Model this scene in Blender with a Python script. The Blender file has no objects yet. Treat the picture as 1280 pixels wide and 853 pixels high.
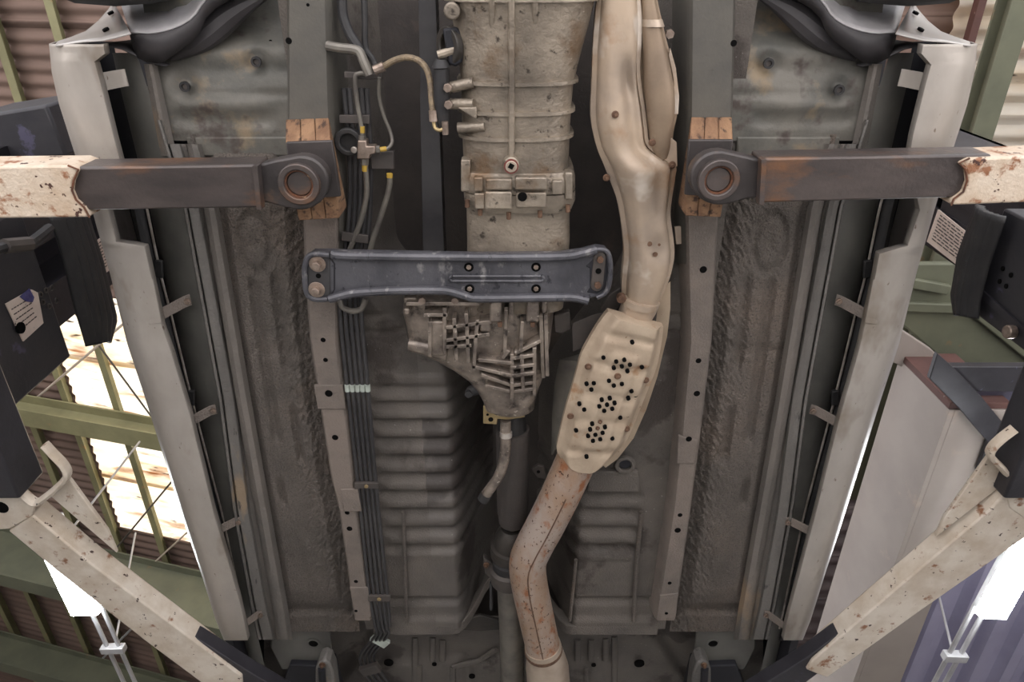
import bpy, bmesh, math, random
from mathutils import Vector, Matrix, noise
random.seed(7)
PI = math.pi

# ------------------------------------------------------------------ camera
F = 880.0                       # focal length in pixels of the 1280x853 frame
CZ = 0.60                       # camera height above the workshop floor
PITCH = math.atan2(1634.0, F)   # looking up and towards the rear of the car
CP, SP = math.cos(PITCH), math.sin(PITCH)
scene = bpy.context.scene
cam_data = bpy.data.cameras.new('camera')
cam_data.sensor_width = 36.0
cam_data.lens = F / 1280.0 * 36.0
cam_data.clip_start = 0.02
cam_data.clip_end = 200
cam = bpy.data.objects.new('camera', cam_data)
scene.collection.objects.link(cam)
cam.location = (0, 0, CZ)
cam.rotation_euler = (PI / 2 + PITCH, 0, 0)
scene.camera = cam

# ------------------------------------------------------------------ daylight
world = bpy.data.worlds.new('daylight')
scene.world = world
world.use_nodes = True
bg = world.node_tree.nodes['Background']
bg.inputs['Color'].default_value = (0.97, 0.965, 1.0, 1)
bg.inputs['Strength'].default_value = 1.2
sun_data = bpy.data.lights.new('sun', 'SUN')
sun_data.energy = 8.0
sun_data.angle = 0.01
sun_data.color = (1.0, 0.965, 0.985)
sun = bpy.data.objects.new('sun', sun_data)
scene.collection.objects.link(sun)
sun.rotation_euler = (math.radians(20), 0, math.radians(-16))   # high sun from the open front of the bay
scene.view_settings.view_transform = 'Standard'
scene.view_settings.look = 'None'
scene.view_settings.gamma = 1.0
scene.view_settings.use_curve_mapping = False
scene.view_settings.exposure = 0.9


# ------------------------------------------------------------------ pixels to places
def P(x, y, Z):
    """point at height Z seen at pixel (x, y)"""
    v = y - 426.5
    t = (Z - CZ) / (F * SP - v * CP)
    return Vector(((x - 640) * t, (F * CP + v * SP) * t, Z))


def PX(x, y, X):
    """point of the vertical plane at X seen at pixel (x, y)"""
    v = y - 426.5
    t = X / (x - 640.0)
    return Vector((X, (F * CP + v * SP) * t, CZ + (F * SP - v * CP) * t))


def mpp(y, Z):
    return (Z - CZ) / (F * SP - (y - 426.5) * CP)


def pyof(Y, Z=2.0):
    """pixel row of a point at depth Y and height Z"""
    k = Y / (Z - CZ)
    return 426.5 + (k * F * SP - F * CP) / (SP + k * CP)


def lerp(a, b, t):
    return a + (b - a) * t


def sm(a, b, x):
    t = min(1, max(0, (x - a) / (b - a)))
    return t * t * (3 - 2 * t)


def bumpf(x, c, w):
    """smooth bump of half width w about c"""
    d = abs(x - c) / w
    return 0 if d >= 1 else (1 - d * d) ** 2


def curve(pts, y):
    """x of a traced line at pixel row y"""
    if y <= pts[0][0]:
        a, b = pts[0], pts[1]
    elif y >= pts[-1][0]:
        a, b = pts[-2], pts[-1]
    else:
        for a, b in zip(pts, pts[1:]):
            if a[0] <= y <= b[0]:
                break
    return lerp(a[1], b[1], (y - a[0]) / (b[0] - a[0]))


def mx(x):
    return 1283.0 - x


def smooth_path(pts, sub=6):
    """Catmull-Rom through points"""
    pts = [Vector(p) for p in pts]
    if len(pts) < 3:
        return pts
    out = []
    n = len(pts)
    for i in range(n - 1):
        p0, p1, p2, p3 = pts[max(i - 1, 0)], pts[i], pts[i + 1], pts[min(i + 2, n - 1)]
        for k in range(sub):
            t = k / sub
            out.append(0.5 * ((2 * p1) + (p2 - p0) * t + (2 * p0 - 5 * p1 + 4 * p2 - p3) * t * t
                              + (3 * p1 - p0 - 3 * p2 + p3) * t ** 3))
    out.append(pts[-1])
    return out


# ------------------------------------------------------------------ mesh builder
class MB:
    def __init__(self):
        self.v = []
        self.f = []

    def pts(self, ps):
        i = len(self.v)
        self.v.extend([tuple(p) for p in ps])
        return i

    def face(self, ps):
        i = self.pts(ps)
        self.f.append(tuple(range(i, i + len(ps))))

    def loft(self, rings, closed=True, caps=True):
        n = len(rings[0])
        base = [self.pts(r) for r in rings]
        for a, b in zip(base, base[1:]):
            for k in range(n if closed else n - 1):
                j = (k + 1) % n
                self.f.append((a + k, a + j, b + j, b + k))
        if caps and closed:
            self.f.append(tuple(base[0] + k for k in reversed(range(n))))
            self.f.append(tuple(base[-1] + k for k in range(n)))
        return self

    def tube(self, path, r, n=10, caps=True, flat=1.0):
        path = [Vector(p) for p in path]
        m = len(path)
        rs = r if isinstance(r, (list, tuple)) else [r] * m
        rings = []
        up = None
        for i, p in enumerate(path):
            t = (path[min(i + 1, m - 1)] - path[max(i - 1, 0)]).normalized()
            if up is None:
                up = Vector((0, 0, 1)) if abs(t.z) < 0.9 else Vector((1, 0, 0))
            s = t.cross(up).normalized()
            up = s.cross(t).normalized()
            rings.append([p + (s * math.cos(2 * PI * k / n) + up * math.sin(2 * PI * k / n) * flat) * rs[i]
                          for k in range(n)])
        return self.loft(rings, True, caps)

    def prism(self, poly, dz):
        """poly of points, extruded by dz upwards (or a vector)"""
        d = Vector((0, 0, dz)) if not isinstance(dz, Vector) else dz
        poly = [Vector(p) for p in poly]
        return self.loft([poly, [p + d for p in poly]])

    def box(self, c, s, rz=0.0, rx=0.0, ry=0.0):
        M = Matrix.Rotation(rz, 3, 'Z') @ Matrix.Rotation(ry, 3, 'Y') @ Matrix.Rotation(rx, 3, 'X')
        c = Vector(c)
        q = [c + M @ Vector((sx * s[0] / 2, sy * s[1] / 2, sz * s[2] / 2)) for sz in (-1, 1)
             for sx, sy in ((-1, -1), (1, -1), (1, 1), (-1, 1))]
        return self.loft([q[:4], q[4:]])

    def bar(self, a, b, w, h, up=(0, 0, 1)):
        """box from a to b; w across, h along up"""
        a, b = Vector(a), Vector(b)
        t = (b - a).normalized()
        u = Vector(up)
        s = t.cross(u).normalized()
        u = s.cross(t).normalized()
        r = [[p + s * (w / 2 * i) + u * (h / 2 * j) for i, j in ((-1, -1), (1, -1), (1, 1), (-1, 1))] for p in (a, b)]
        return self.loft(r)

    def cyl(self, c, r, h, n=16, axis=(0, 0, -1), r2=None):
        a = Vector(axis).normalized()
        c = Vector(c)
        s = a.orthogonal().normalized()
        u = a.cross(s)
        r2 = r if r2 is None else r2
        ring = lambda q, rr: [q + (s * math.cos(2 * PI * k / n) + u * math.sin(2 * PI * k / n)) * rr for k in range(n)]
        return self.loft([ring(c, r), ring(c + a * h, r2)])

    def ringd(self, c, r0, r1, h, n=20, axis=(0, 0, -1)):
        """flat ring (washer) standing h proud along axis"""
        a = Vector(axis).normalized()
        c = Vector(c)
        s = a.orthogonal().normalized()
        u = a.cross(s)
        ring = lambda q, rr: [q + (s * math.cos(2 * PI * k / n) + u * math.sin(2 * PI * k / n)) * rr for k in range(n)]
        return self.loft([ring(c, r0), ring(c + a * h, r0), ring(c + a * h, r1), ring(c, r1)], True, False)

    def grid(self, fn, nu, nv):
        base = self.pts([fn(i / nu, j / nv) for j in range(nv + 1) for i in range(nu + 1)])
        for j in range(nv):
            for i in range(nu):
                a = base + j * (nu + 1) + i
                self.f.append((a, a + 1, a + nu + 2, a + nu + 1))
        return self

    def build(self, name, mat, parent=None, bevel=0.0, smooth=True, angle=35, thick=0.0, seg=2):
        me = bpy.data.meshes.new(name)
        off = parent_world(parent)
        me.from_pydata([(x - off[0], y - off[1], z - off[2]) for x, y, z in self.v], [], self.f)
        bm = bmesh.new()
        bm.from_mesh(me)
        bmesh.ops.recalc_face_normals(bm, faces=bm.faces)
        bm.to_mesh(me)
        bm.free()
        if smooth:
            me.polygons.foreach_set('use_smooth', [True] * len(me.polygons))
            me.set_sharp_from_angle(angle=math.radians(angle))
        me.materials.append(mat)
        o = bpy.data.objects.new(name, me)
        scene.collection.objects.link(o)
        if parent is not None:
            o.parent = parent
        if thick:
            md = o.modifiers.new('thickness', 'SOLIDIFY')
            md.thickness = abs(thick)
            md.offset = 1 if thick > 0 else -1
        if bevel:
            md = o.modifiers.new('bevel', 'BEVEL')
            md.width = bevel
            md.segments = seg
            md.limit_method = 'ANGLE'
            md.angle_limit = math.radians(40)
        return o


def parent_world(o):
    x = y = z = 0.0
    while o is not None:
        x += o.location[0]; y += o.location[1]; z += o.location[2]
        o = o.parent
    return (x, y, z)


def empty(name, loc, label=None, cat=None, group=None, kind=None):
    o = bpy.data.objects.new(name, None)
    scene.collection.objects.link(o)
    o.location = loc
    o.empty_display_size = 0.05
    return tag(o, label, cat, group, kind)


def tag(o, label=None, cat=None, group=None, kind=None):
    for k, v in (('label', label), ('category', cat), ('group', group), ('kind', kind)):
        if v:
            o[k] = v
    return o


# ------------------------------------------------------------------ materials
def lin(c):
    return tuple((x / 255 / 12.92) if x / 255 <= 0.04045 else ((x / 255 + 0.055) / 1.055) ** 2.4 for x in c) + (1,)


def mat(name, c1, c2=None, scale=6.0, rough=0.6, metal=0.0, bump=0.0, bscale=200.0, c3=None, s3=10.0, t3=0.62, w3=0.05,
        c4=None, s4=40.0, t4=0.66, w4=0.03, stretch=(1, 1, 1), spec=0.5, bstretch=(1, 1, 1), transl=0.0, bdist=0.005):
    m = bpy.data.materials.new(name)
    m.use_nodes = True
    nt = m.node_tree
    nd, lk = nt.nodes, nt.links
    b = nd['Principled BSDF']
    b.inputs['Roughness'].default_value = rough
    b.inputs['Metallic'].default_value = metal
    b.inputs['Specular IOR Level'].default_value = spec
    geo = nd.new('ShaderNodeNewGeometry')

    def noise(sc, st, detail=6.0, off=0.0):
        mp = nd.new('ShaderNodeMapping')
        mp.inputs['Scale'].default_value = st
        mp.inputs['Location'].default_value = (off, off * 1.7, off * 0.6)
        lk.new(geo.outputs['Position'], mp.inputs['Vector'])
        n = nd.new('ShaderNodeTexNoise')
        n.inputs['Scale'].default_value = sc
        n.inputs['Detail'].default_value = detail
        n.inputs['Roughness'].default_value = 0.6
        lk.new(mp.outputs['Vector'], n.inputs['Vector'])
        return n.outputs['Fac']

    def ramp(sock, lo, hi):
        r = nd.new('ShaderNodeMapRange')
        r.inputs['From Min'].default_value = lo
        r.inputs['From Max'].default_value = hi
        r.clamp = True
        lk.new(sock, r.inputs['Value'])
        return r.outputs['Result']

    def mix(fac, a, bcol):
        x = nd.new('ShaderNodeMix')
        x.data_type = 'RGBA'
        lk.new(fac, x.inputs['Factor'])
        if isinstance(a, tuple):
            x.inputs['A'].default_value = a
        else:
            lk.new(a, x.inputs['A'])
        x.inputs['B'].default_value = bcol
        return x.outputs['Result']
    col = lin(c1)
    if c2:
        col = mix(ramp(noise(scale, stretch), 0.38, 0.66), col, lin(c2))
    if c3:
        col = mix(ramp(noise(s3, stretch, 8.0, 3.3), t3, t3 + w3), col, lin(c3))
    if c4:
        col = mix(ramp(noise(s4, stretch, 4.0, 7.7), t4, t4 + w4), col, lin(c4))
    if isinstance(col, tuple):
        b.inputs['Base Color'].default_value = col
    else:
        lk.new(col, b.inputs['Base Color'])
    if bump:
        bp = nd.new('ShaderNodeBump')
        bp.inputs['Strength'].default_value = bump
        bp.inputs['Distance'].default_value = bdist
        lk.new(noise(bscale, bstretch, 3.0, 1.1), bp.inputs['Height'])
        lk.new(bp.outputs['Normal'], b.inputs['Normal'])
    if transl:
        tr = nd.new('ShaderNodeBsdfTranslucent')
        if isinstance(col, tuple):
            tr.inputs['Color'].default_value = col
        else:
            lk.new(col, tr.inputs['Color'])
        ms = nd.new('ShaderNodeMixShader')
        ms.inputs['Fac'].default_value = transl
        lk.new(b.outputs['BSDF'], ms.inputs[1])
        lk.new(tr.outputs['BSDF'], ms.inputs[2])
        lk.new(ms.outputs['Shader'], nd['Material Output'].inputs['Surface'])
    return m


M = {}
M['undercoat'] = mat('undercoat', (108, 101, 95), (92, 87, 82), 7, 0.7, 0, 1.0, 260, c3=(118, 106, 96), s3=4, t3=0.52, w3=0.25,
                     c4=(76, 71, 67), s4=260, t4=0.52, w4=0.15, spec=0.3, bdist=0.006)
M['undercoat_fine'] = mat('undercoat_fine', (104, 98, 92), (84, 80, 76), 7, 0.75, 0, 0.5, 240, c3=(72, 66, 62), s3=4.5, t3=0.56, w3=0.05,
                          c4=(150, 146, 140), s4=120, t4=0.70, w4=0.03, spec=0.4, bdist=0.006)
M['pan_bare'] = mat('pan_bare', (100, 95, 90), (86, 82, 79), 6, 0.62, 0.1, 0.25, 120, c3=(70, 65, 62), s3=3.5, t3=0.52, w3=0.04,
                    c4=(160, 156, 150), s4=150, t4=0.70, w4=0.03, spec=0.45)
M['floor_paint'] = mat('floor_paint', (112, 109, 102), (84, 84, 80), 9, 0.5, 0.1, 0.2, 110, c3=(134, 120, 100), s3=11, t3=0.56, w3=0.12,
                       c4=(78, 70, 66), s4=14, t4=0.58, w4=0.1, spec=0.4)
M['rail_paint'] = mat('rail_paint', (94, 91, 84), (80, 78, 74), 8, 0.6, 0.05, 0.15, 160, c3=(70, 66, 60), s3=30, t3=0.7, w3=0.06)
M['rail_coat'] = mat('rail_coat', (124, 114, 106), (104, 97, 91), 8, 0.8, 0, 0.6, 220, c3=(80, 72, 66), s3=7, t3=0.64, w3=0.1)
M['sill'] = mat('sill', (106, 105, 100), (86, 85, 82), 6, 0.45, 0.15, 0.1, 80, c3=(124, 110, 94), s3=9, t3=0.66, w3=0.08)
M['sill_seal'] = mat('sill_seal', (114, 111, 107), (88, 86, 83), 10, 0.5, 0.1, 0.5, 90, c3=(140, 124, 104), s3=9, t3=0.64, w3=0.06, c4=(66, 64, 62), s4=50, t4=0.64, w4=0.05, stretch=(1, 0.25, 1))
M['ridge'] = mat('ridge', (116, 110, 104), (94, 91, 87), 9, 0.6, 0, 0.5, 130, c3=(140, 122, 102), s3=6, t3=0.6, w3=0.1, stretch=(1, 0.4, 1))
M['skirt'] = mat('skirt', (174, 168, 161), (154, 148, 140), 7, 0.38, 0.3, 0.05, 60, c3=(112, 100, 90), s3=60, t3=0.66, w3=0.04,
                 c4=(134, 124, 112), s4=9, t4=0.56, w4=0.16, stretch=(1, 0.5, 1))
M['bare_edge'] = mat('bare_edge', (196, 190, 182), (150, 140, 130), 30, 0.3, 0.5)
M['dark_shade'] = mat('dark_shade', (24, 25, 32), (32, 32, 38), 5, 0.7)  # for dark parts, and for shade painted into gaps, creases and recesses
M['black'] = mat('black', (10, 10, 10), None, rough=0.9, spec=0.1)  # paints the shade inside holes and the plug socket; nothing is cut
M['tunnel'] = mat('tunnel', (76, 70, 66), (58, 54, 52), 6, 0.75, 0, 0.25, 140, c3=(92, 80, 72), s3=5, t3=0.6, w3=0.12)
M['liner'] = mat('liner', (50, 48, 50), (70, 68, 70), 7, 0.5, 0, 0.15, 50, c3=(120, 116, 114), s3=12, t3=0.66, w3=0.1)
M['liner_grey'] = mat('liner_grey', (168, 166, 167), (130, 128, 130), 8, 0.38, 0.1, 0.15, 60, c3=(160, 158, 158), s3=14, t3=0.6, w3=0.1)
M['cast'] = mat('cast', (160, 149, 134), (112, 104, 94), 10, 0.4, 0.45, 0.4, 110, c3=(112, 90, 68), s3=9, t3=0.58, w3=0.14,
                c4=(72, 65, 58), s4=46, t4=0.62, w4=0.08)
M['cast_oily'] = mat('cast_oily', (150, 139, 128), (98, 90, 84), 22, 0.28, 0.45, 0.3, 90, c3=(64, 58, 54), s3=30, t3=0.56, w3=0.12, c4=(190, 180, 168), s4=80, t4=0.64, w4=0.05)
M['cast_dark'] = mat('cast_dark', (64, 60, 56), (48, 46, 44), 10, 0.5, 0.3, 0.2, 100)
M['member'] = mat('member', (88, 88, 93), (66, 66, 71), 14, 0.38, 0.25, 0.3, 120, c3=(142, 140, 140), s3=34, t3=0.58, w3=0.12,
                  c4=(50, 50, 56), s4=60, t4=0.62, w4=0.06, stretch=(1, 0.6, 1))
M['shield'] = mat('shield', (174, 156, 136), (152, 138, 124), 9, 0.52, 0.2, 0.15, 60, c3=(150, 122, 96), s3=9, t3=0.56, w3=0.14,
                  c4=(198, 188, 176), s4=7, t4=0.56, w4=0.1)
M['shield_dark'] = mat('shield_dark', (148, 130, 110), (126, 110, 94), 9, 0.5, 0.3, 0.15, 60, c3=(166, 152, 136), s3=8, t3=0.58, w3=0.12)
M['shield_pale'] = mat('shield_pale', (188, 171, 150), (168, 150, 130), 12, 0.5, 0.25, 0.2, 80, c3=(158, 124, 94), s3=18, t3=0.6, w3=0.1, c4=(120, 88, 66), s4=70, t4=0.68, w4=0.05)
M['pipe_rust'] = mat('pipe_rust', (176, 162, 152), (160, 130, 104), 9, 0.45, 0.35, 0.35, 160, c3=(156, 104, 72), s3=26, t3=0.54, w3=0.1,
                     c4=(84, 60, 48), s4=130, t4=0.61, w4=0.05, stretch=(1, 0.6, 1))
M['cone'] = mat('cone', (196, 182, 166), (168, 152, 136), 9, 0.4, 0.5, 0.1, 60)
M['rusty_bolt'] = mat('rusty_bolt', (120, 94, 76), (88, 66, 54), 60, 0.6, 0.4)
M['steel_bolt'] = mat('steel_bolt', (166, 150, 138), (126, 112, 102), 60, 0.4, 0.7)
M['brass'] = mat('brass', (176, 156, 116), (150, 132, 98), 40, 0.4, 0.6)
M['line'] = mat('line', (70, 69, 70), (56, 55, 57), 12, 0.4, 0.25, 0.08, 80)
M['line_pale'] = mat('line_pale', (122, 118, 110), (96, 92, 88), 16, 0.45, 0.4)
M['rubber'] = mat('rubber', (36, 36, 38), (48, 47, 47), 14, 0.6, 0, 0.2, 100, c3=(74, 72, 70), s3=20, t3=0.64, w3=0.08)
M['tyre'] = mat('tyre', (34, 33, 34), (46, 44, 43), 20, 0.8, 0, 0.3, 120)
M['clip'] = mat('clip', (84, 78, 74), (66, 62, 60), 14, 0.6, 0.2)
M['clip_pale'] = mat('clip_pale', (176, 186, 178), (150, 156, 148), 30, 0.5)
M['yellow'] = mat('yellow', (170, 140, 56), None, rough=0.5)
M['arm_rusty'] = mat('arm_rusty', (206, 192, 174), (182, 160, 136), 16, 0.55, 0.05, 0.4, 110, c3=(142, 98, 70), s3=26, t3=0.56, w3=0.07,
                     c4=(72, 46, 38), s4=42, t4=0.62, w4=0.025)
M['arm_cream'] = mat('arm_cream', (210, 201, 188), (186, 172, 154), 14, 0.5, 0.05, 0.25, 90, c3=(136, 96, 70), s3=22, t3=0.60, w3=0.07,
                     c4=(62, 46, 40), s4=52, t4=0.655, w4=0.02)
M['rust'] = mat('rust', (112, 72, 50), (74, 52, 42), 40, 0.8, 0.1, 0.5, 160, c3=(170, 140, 112), s3=50, t3=0.62, w3=0.05)
M['rust_brown'] = mat('rust_brown', (92, 62, 56), (78, 54, 50), 6, 0.7, c3=(160, 146, 138), s3=9, t3=0.68, w3=0.05)
M['arm_dark'] = mat('arm_dark', (88, 80, 77), (64, 59, 58), 9, 0.4, 0.3, 0.15, 120, c3=(124, 88, 62), s3=7, t3=0.56, w3=0.14,
                    stretch=(0.5, 1.4, 1))
M['pad_steel'] = mat('pad_steel', (72, 67, 66), (56, 53, 53), 10, 0.45, 0.25, 0.15, 100, c3=(96, 78, 66), s3=14, t3=0.62, w3=0.08)
M['arm_navy'] = mat('arm_navy', (58, 57, 62), (46, 45, 50), 8, 0.4, 0.25, 0.1, 100, c3=(96, 96, 120), s3=22, t3=0.68, w3=0.05)
M['carriage'] = mat('carriage', (56, 55, 58), (42, 42, 48), 6, 0.5, 0.15, 0.15, 80, c3=(78, 76, 96), s3=11, t3=0.64, w3=0.05)
M['label'] = mat('label', (222, 206, 194), (204, 188, 178), 14, 0.5, c3=(70, 62, 62), s3=70, t3=0.655, w3=0.03)
M['wood'] = mat('wood', (146, 114, 86), (116, 86, 64), 16, 0.8, 0, 0.5, 120, c3=(70, 52, 42), s3=34, t3=0.54, w3=0.1, stretch=(2.2, 2.2, 0.5),
                bstretch=(3, 3, 0.4))
M['roof_brown'] = mat('roof_brown', (116, 96, 86), (102, 85, 77), 2, 0.85, c3=(112, 90, 80), s3=3, t3=0.58, w3=0.2, stretch=(0.5, 2.5, 1))
M['roof_grey'] = mat('roof_grey', (112, 104, 102), (96, 90, 88), 2, 0.85)
M['skylight'] = mat('skylight', (240, 236, 226), (228, 216, 194), 2.2, 0.6, c3=(160, 118, 78), s3=2.6, t3=0.58, w3=0.14,
                    c4=(70, 48, 34), s4=5, t4=0.64, w4=0.06, stretch=(0.35, 2.2, 1), transl=0.6)
M['green'] = mat('green', (130, 127, 94), (110, 107, 78), 3, 0.6, 0.0, 0.05, 20, c3=(156, 118, 74), s3=5, t3=0.64, w3=0.08)
M['green_dark'] = mat('green_dark', (98, 100, 82), (84, 87, 72), 3, 0.65, c3=(120, 98, 70), s3=5, t3=0.66, w3=0.08)
M['cream_panel'] = mat('cream_panel', (152, 143, 136), (143, 134, 128), 3, 0.6, c3=(168, 152, 140), s3=4, t3=0.66, w3=0.1)
M['blue_dark'] = mat('blue_dark', (92, 90, 108), (70, 68, 84), 5, 0.5, 0.1, 0.2, 40)
M['blue_sheet'] = mat('blue_sheet', (152, 149, 172), (140, 137, 160), 2, 0.6)
M['concrete'] = mat('concrete', (200, 198, 195), (186, 184, 181), 1.5, 0.6)
M['yard'] = mat('yard', (192, 191, 190), (178, 177, 176), 1.2, 0.9)
M['wall_grey'] = mat('wall_grey', (176, 172, 164), (160, 156, 150), 0.8, 0.8)
M['conduit'] = mat('conduit', (190, 190, 192), (170, 170, 172), 8, 0.4, 0.4)
M['wire'] = mat('wire', (70, 66, 60), None, rough=0.6)
M['wire_pale'] = mat('wire_pale', (176, 164, 150), None, rough=0.6)
M['body_white'] = mat('body_white', (190, 187, 184), (176, 172, 168), 6, 0.25, 0.2)


def emission(name, col, strength):
    m = bpy.data.materials.new(name)
    m.use_nodes = True
    b = m.node_tree.nodes['Principled BSDF']
    b.inputs['Base Color'].default_value = (0.9, 0.9, 0.9, 1)
    b.inputs['Emission Color'].default_value = col
    b.inputs['Emission Strength'].default_value = strength
    return m


M['tube'] = emission('tube', (0.95, 0.98, 1.0, 1), 40.0)

# ================================================================== THE WORKSHOP
# floor slab and yard apron, open front behind the camera
b = MB(); b.box((-2, 5.3, -0.1), (22, 15.6, 0.2))
tag(b.build('floor', M['concrete'], smooth=False), 'grey painted workshop floor', kind='structure')
b = MB(); b.box((-2, -10.5, -0.1), (30, 16, 0.2))
tag(b.build('yard_slab', M['yard'], smooth=False), 'pale concrete yard outside the open bay', kind='structure')

# ---- sloping left roof: corrugations run down the slope, purlins run along the bay
RX0, RZ0, RSL = -3.5, 5.6, -0.27


def roof_z(X):
    return RZ0 + RSL * (X - RX0)


def PR(x, y, drop=0.0):
    """pixel -> point on the roof plane (lowered by drop)"""
    v = y - 426.5
    d = Vector((x - 640.0, F * CP + v * SP, F * SP - v * CP))
    t = (RZ0 - drop - CZ - RSL * RX0) / (d.z - RSL * d.x)
    return Vector((0, 0, CZ)) + d * t


ceiling = empty('ceiling', (-3.5, 3.0, 5.6), 'brown corrugated workshop roof with green purlins and skylight panels', kind='structure')


def corrugated(name, m, parent, x0, x1, y0, y1, zf, pitch=0.09, amp=0.011, n=9):
    b = MB()
    ny = max(4, int((y1 - y0) / pitch * 8))
    b.grid(lambda u, w: (lerp(x0, x1, u), lerp(y0, y1, w),
                         zf(lerp(x0, x1, u)) + amp * math.sin(2 * PI * lerp(y0, y1, w) / pitch)), n, ny)
    return b.build(name, m, parent, thick=0.004)


# the skylight lies between two roof lines; its near and far ends follow sheet laps
sk = [PR(72, 395), PR(150, 690)]
skx0 = (sk[0].x + sk[1].x) / 2
sky0, sky1 = PR(150, 330).y, PR(230, 700).y
pitch_y = 0.63
yy = -2.2
while yy < 11:
    y1 = yy + pitch_y + 0.045
    lap = lambda X, k=0.006: roof_z(X) - k
    mid = yy + pitch_y / 2
    if sky0 < mid < sky1:
        corrugated('roof_sheet', M['roof_brown'], ceiling, -10, skx0, yy, y1, roof_z)
        corrugated('skylight_sheet', M['skylight'], ceiling, skx0 - 0.1, -0.9, yy, y1, lambda X: roof_z(X) + 0.012)
        corrugated('roof_sheet', M['roof_brown'], ceiling, -1.0, 1.2, yy, y1, roof_z)
    else:
        corrugated('roof_sheet', M['roof_brown'], ceiling, -10, 1.2, yy, y1, roof_z)
    yy += pitch_y


def purlin(px, py, w=0.05, h=0.11, m='green', y0=-2.0, y1=10.5):
    a = PR(px, py, 0.07)
    b = MB()
    z = roof_z(a.x) - 0.065
    b.bar((a.x, y0, z), (a.x, y1, z), w * 0.2, h)
    b.bar((a.x + w / 2, y0, z - h / 2), (a.x + w / 2, y1, z - h / 2), w, 0.012)
    b.build('purlin', M[m], ceiling, smooth=False)


for px, py in ((68, 25), (105, 560), (166, 570), (54, 560), (2, 560), (-48, 560), (-95, 560)):
    purlin(px, py)


def rafter(pa, w, h, drop, m='green', xa=-9.5, xb=1.0):
    """I beam running down the slope, at the depth of pixel pa"""
    a = PR(pa[0], pa[1], drop)
    b = MB()
    n = Vector((-RSL, 0, 1)).normalized()
    A = Vector((xa, a.y, roof_z(xa) - drop)); B = Vector((xb, a.y, roof_z(xb) - drop))
    b.bar(A, B, 0.014, h, n)
    b.bar(A - n * h / 2, B - n * h / 2, w, 0.016, n)
    b.bar(A + n * h / 2, B + n * h / 2, w, 0.016, n)
    b.build('rafter', M[m], ceiling, smooth=False)


rafter((110, 527), 0.16, 0.18, 0.30)
rafter((30, 700), 0.16, 0.5, 0.42, 'green_dark')
rafter((60, 830), 0.16, 0.32, 0.34, 'green_dark')
# bracing rods and wires below the roof
for a, c, r, m in (((100, 400), (240, 590), 0.008, 'wire'), ((20, 520), (125, 430), 0.010, 'wire_pale'),
                   ((150, 680), (250, 560), 0.008, 'wire'), ((175, 720), (262, 640), 0.008, 'wire_pale'),
                   ((100, 853), (180, 770), 0.012, 'conduit')):
    b = MB(); pa, pc = PR(a[0], a[1], 0.16), PR(c[0], c[1], 0.16); b.tube([pa.lerp(pc, -0.5), pa.lerp(pc, 1.5)], r, 6)
    b.build('brace_rod', M[m], ceiling)

# ---- right bay: upper roof sheets, green girder, boxed cream soffit, blue-grey canopy sheets
bay = empty('wall_right', (4.0, 3.0, 0.0), 'right bay of the workshop with cream boxed beam and blue grey sheeting', kind='structure')
for i in range(20):
    corrugated('roof_sheet', M['roof_brown'] if i < 7 else M['roof_grey'], bay, 1.0, 6.2, -1.6 + i * pitch_y, -1.6 + (i + 1) * pitch_y + 0.04,
               lambda X: 5.9 + 0.02 * (X - 3), 0.21, 0.02, 8)
# light-letting ribbed strip beside the girder
b = MB()
g0, g1 = P(1238, 0, 5.4), P(1205, 175, 5.4)
b.grid(lambda u, w: (lerp(2.93, 4.4, u), lerp(-1.4, 3.4, w), 5.72 + 0.02 * math.sin(2 * PI * lerp(-1.4, 3.4, w) / 0.14)), 4, 260)
b.build('skylight_sheet', M['skylight'], bay, thick=0.004)
gx = P(1280, 0, 5.06).x
b = MB()
b.bar((gx, -1.5, 5.13), (gx, 4.0, 5.13), 0.015, 0.14)
b.bar((gx, -1.5, 5.06), (gx, 4.0, 5.06), 0.14, 0.014)
b.bar((gx, -1.5, 5.20), (gx, 4.0, 5.20), 0.14, 0.014)
b.build('girder', M['green_dark'], bay, bevel=0.003)
pxx = P(1211, 60, 5.6).x
b = MB(); b.bar((pxx, -1.5, 5.62), (pxx, 4.0, 5.62), 0.05, 0.06)
b.build('purlin', M['rust_brown'], bay, smooth=False)
# cream boxed beam: vertical cheek and soffit
zs = 3.7
c0, c1 = P(1172, 513, zs), P(1078, 853, zs)
cx = (c0.x + c1.x) / 2
zt = 4.25
b = MB(); b.loft([[(cx, c0.y, zs), (cx, c0.y, zt), (cx + 0.03, c0.y, zt), (cx + 0.03, c0.y, zs)],
                  [(cx, 9.0, zs), (cx, 9.0, zt), (cx + 0.03, 9.0, zt), (cx + 0.03, 9.0, zs)]])
b.build('cheek_panel', M['cream_panel'], bay, bevel=0.002)
b = MB(); b.loft([[(cx + 0.031, c0.y, zs), (cx + 0.031, c0.y, zs + 0.03), (cx + 0.32, c0.y, zs + 0.03), (cx + 0.32, c0.y, zs)],
                  [(cx + 0.031, 9.0, zs), (cx + 0.031, 9.0, zs + 0.03), (cx + 0.32, 9.0, zs + 0.03), (cx + 0.32, 9.0, zs)]])
b.build('soffit_panel', M['cream_panel'], bay, bevel=0.002)
b = MB(); b.box((cx + 0.16, c0.y - 0.021, (zs + zt) / 2), (0.32, 0.04, zt - zs - 0.02))
b.build('end_panel', M['rust_brown'], bay, bevel=0.003)
# blue-grey sheeting beyond it
b = MB()
b.grid(lambda u, w: (lerp(cx + 0.28, cx + 3.74, u), lerp(2.6, 9.0, w),
                     4.1 + 0.055 * max(-0.6, min(0.6, 1.6 * math.sin(2 * PI * lerp(0, 3.46, u) / 0.24)))), 180, 4)
b.build('ribbed_sheet', M['blue_sheet'], bay, thick=0.004)
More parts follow.
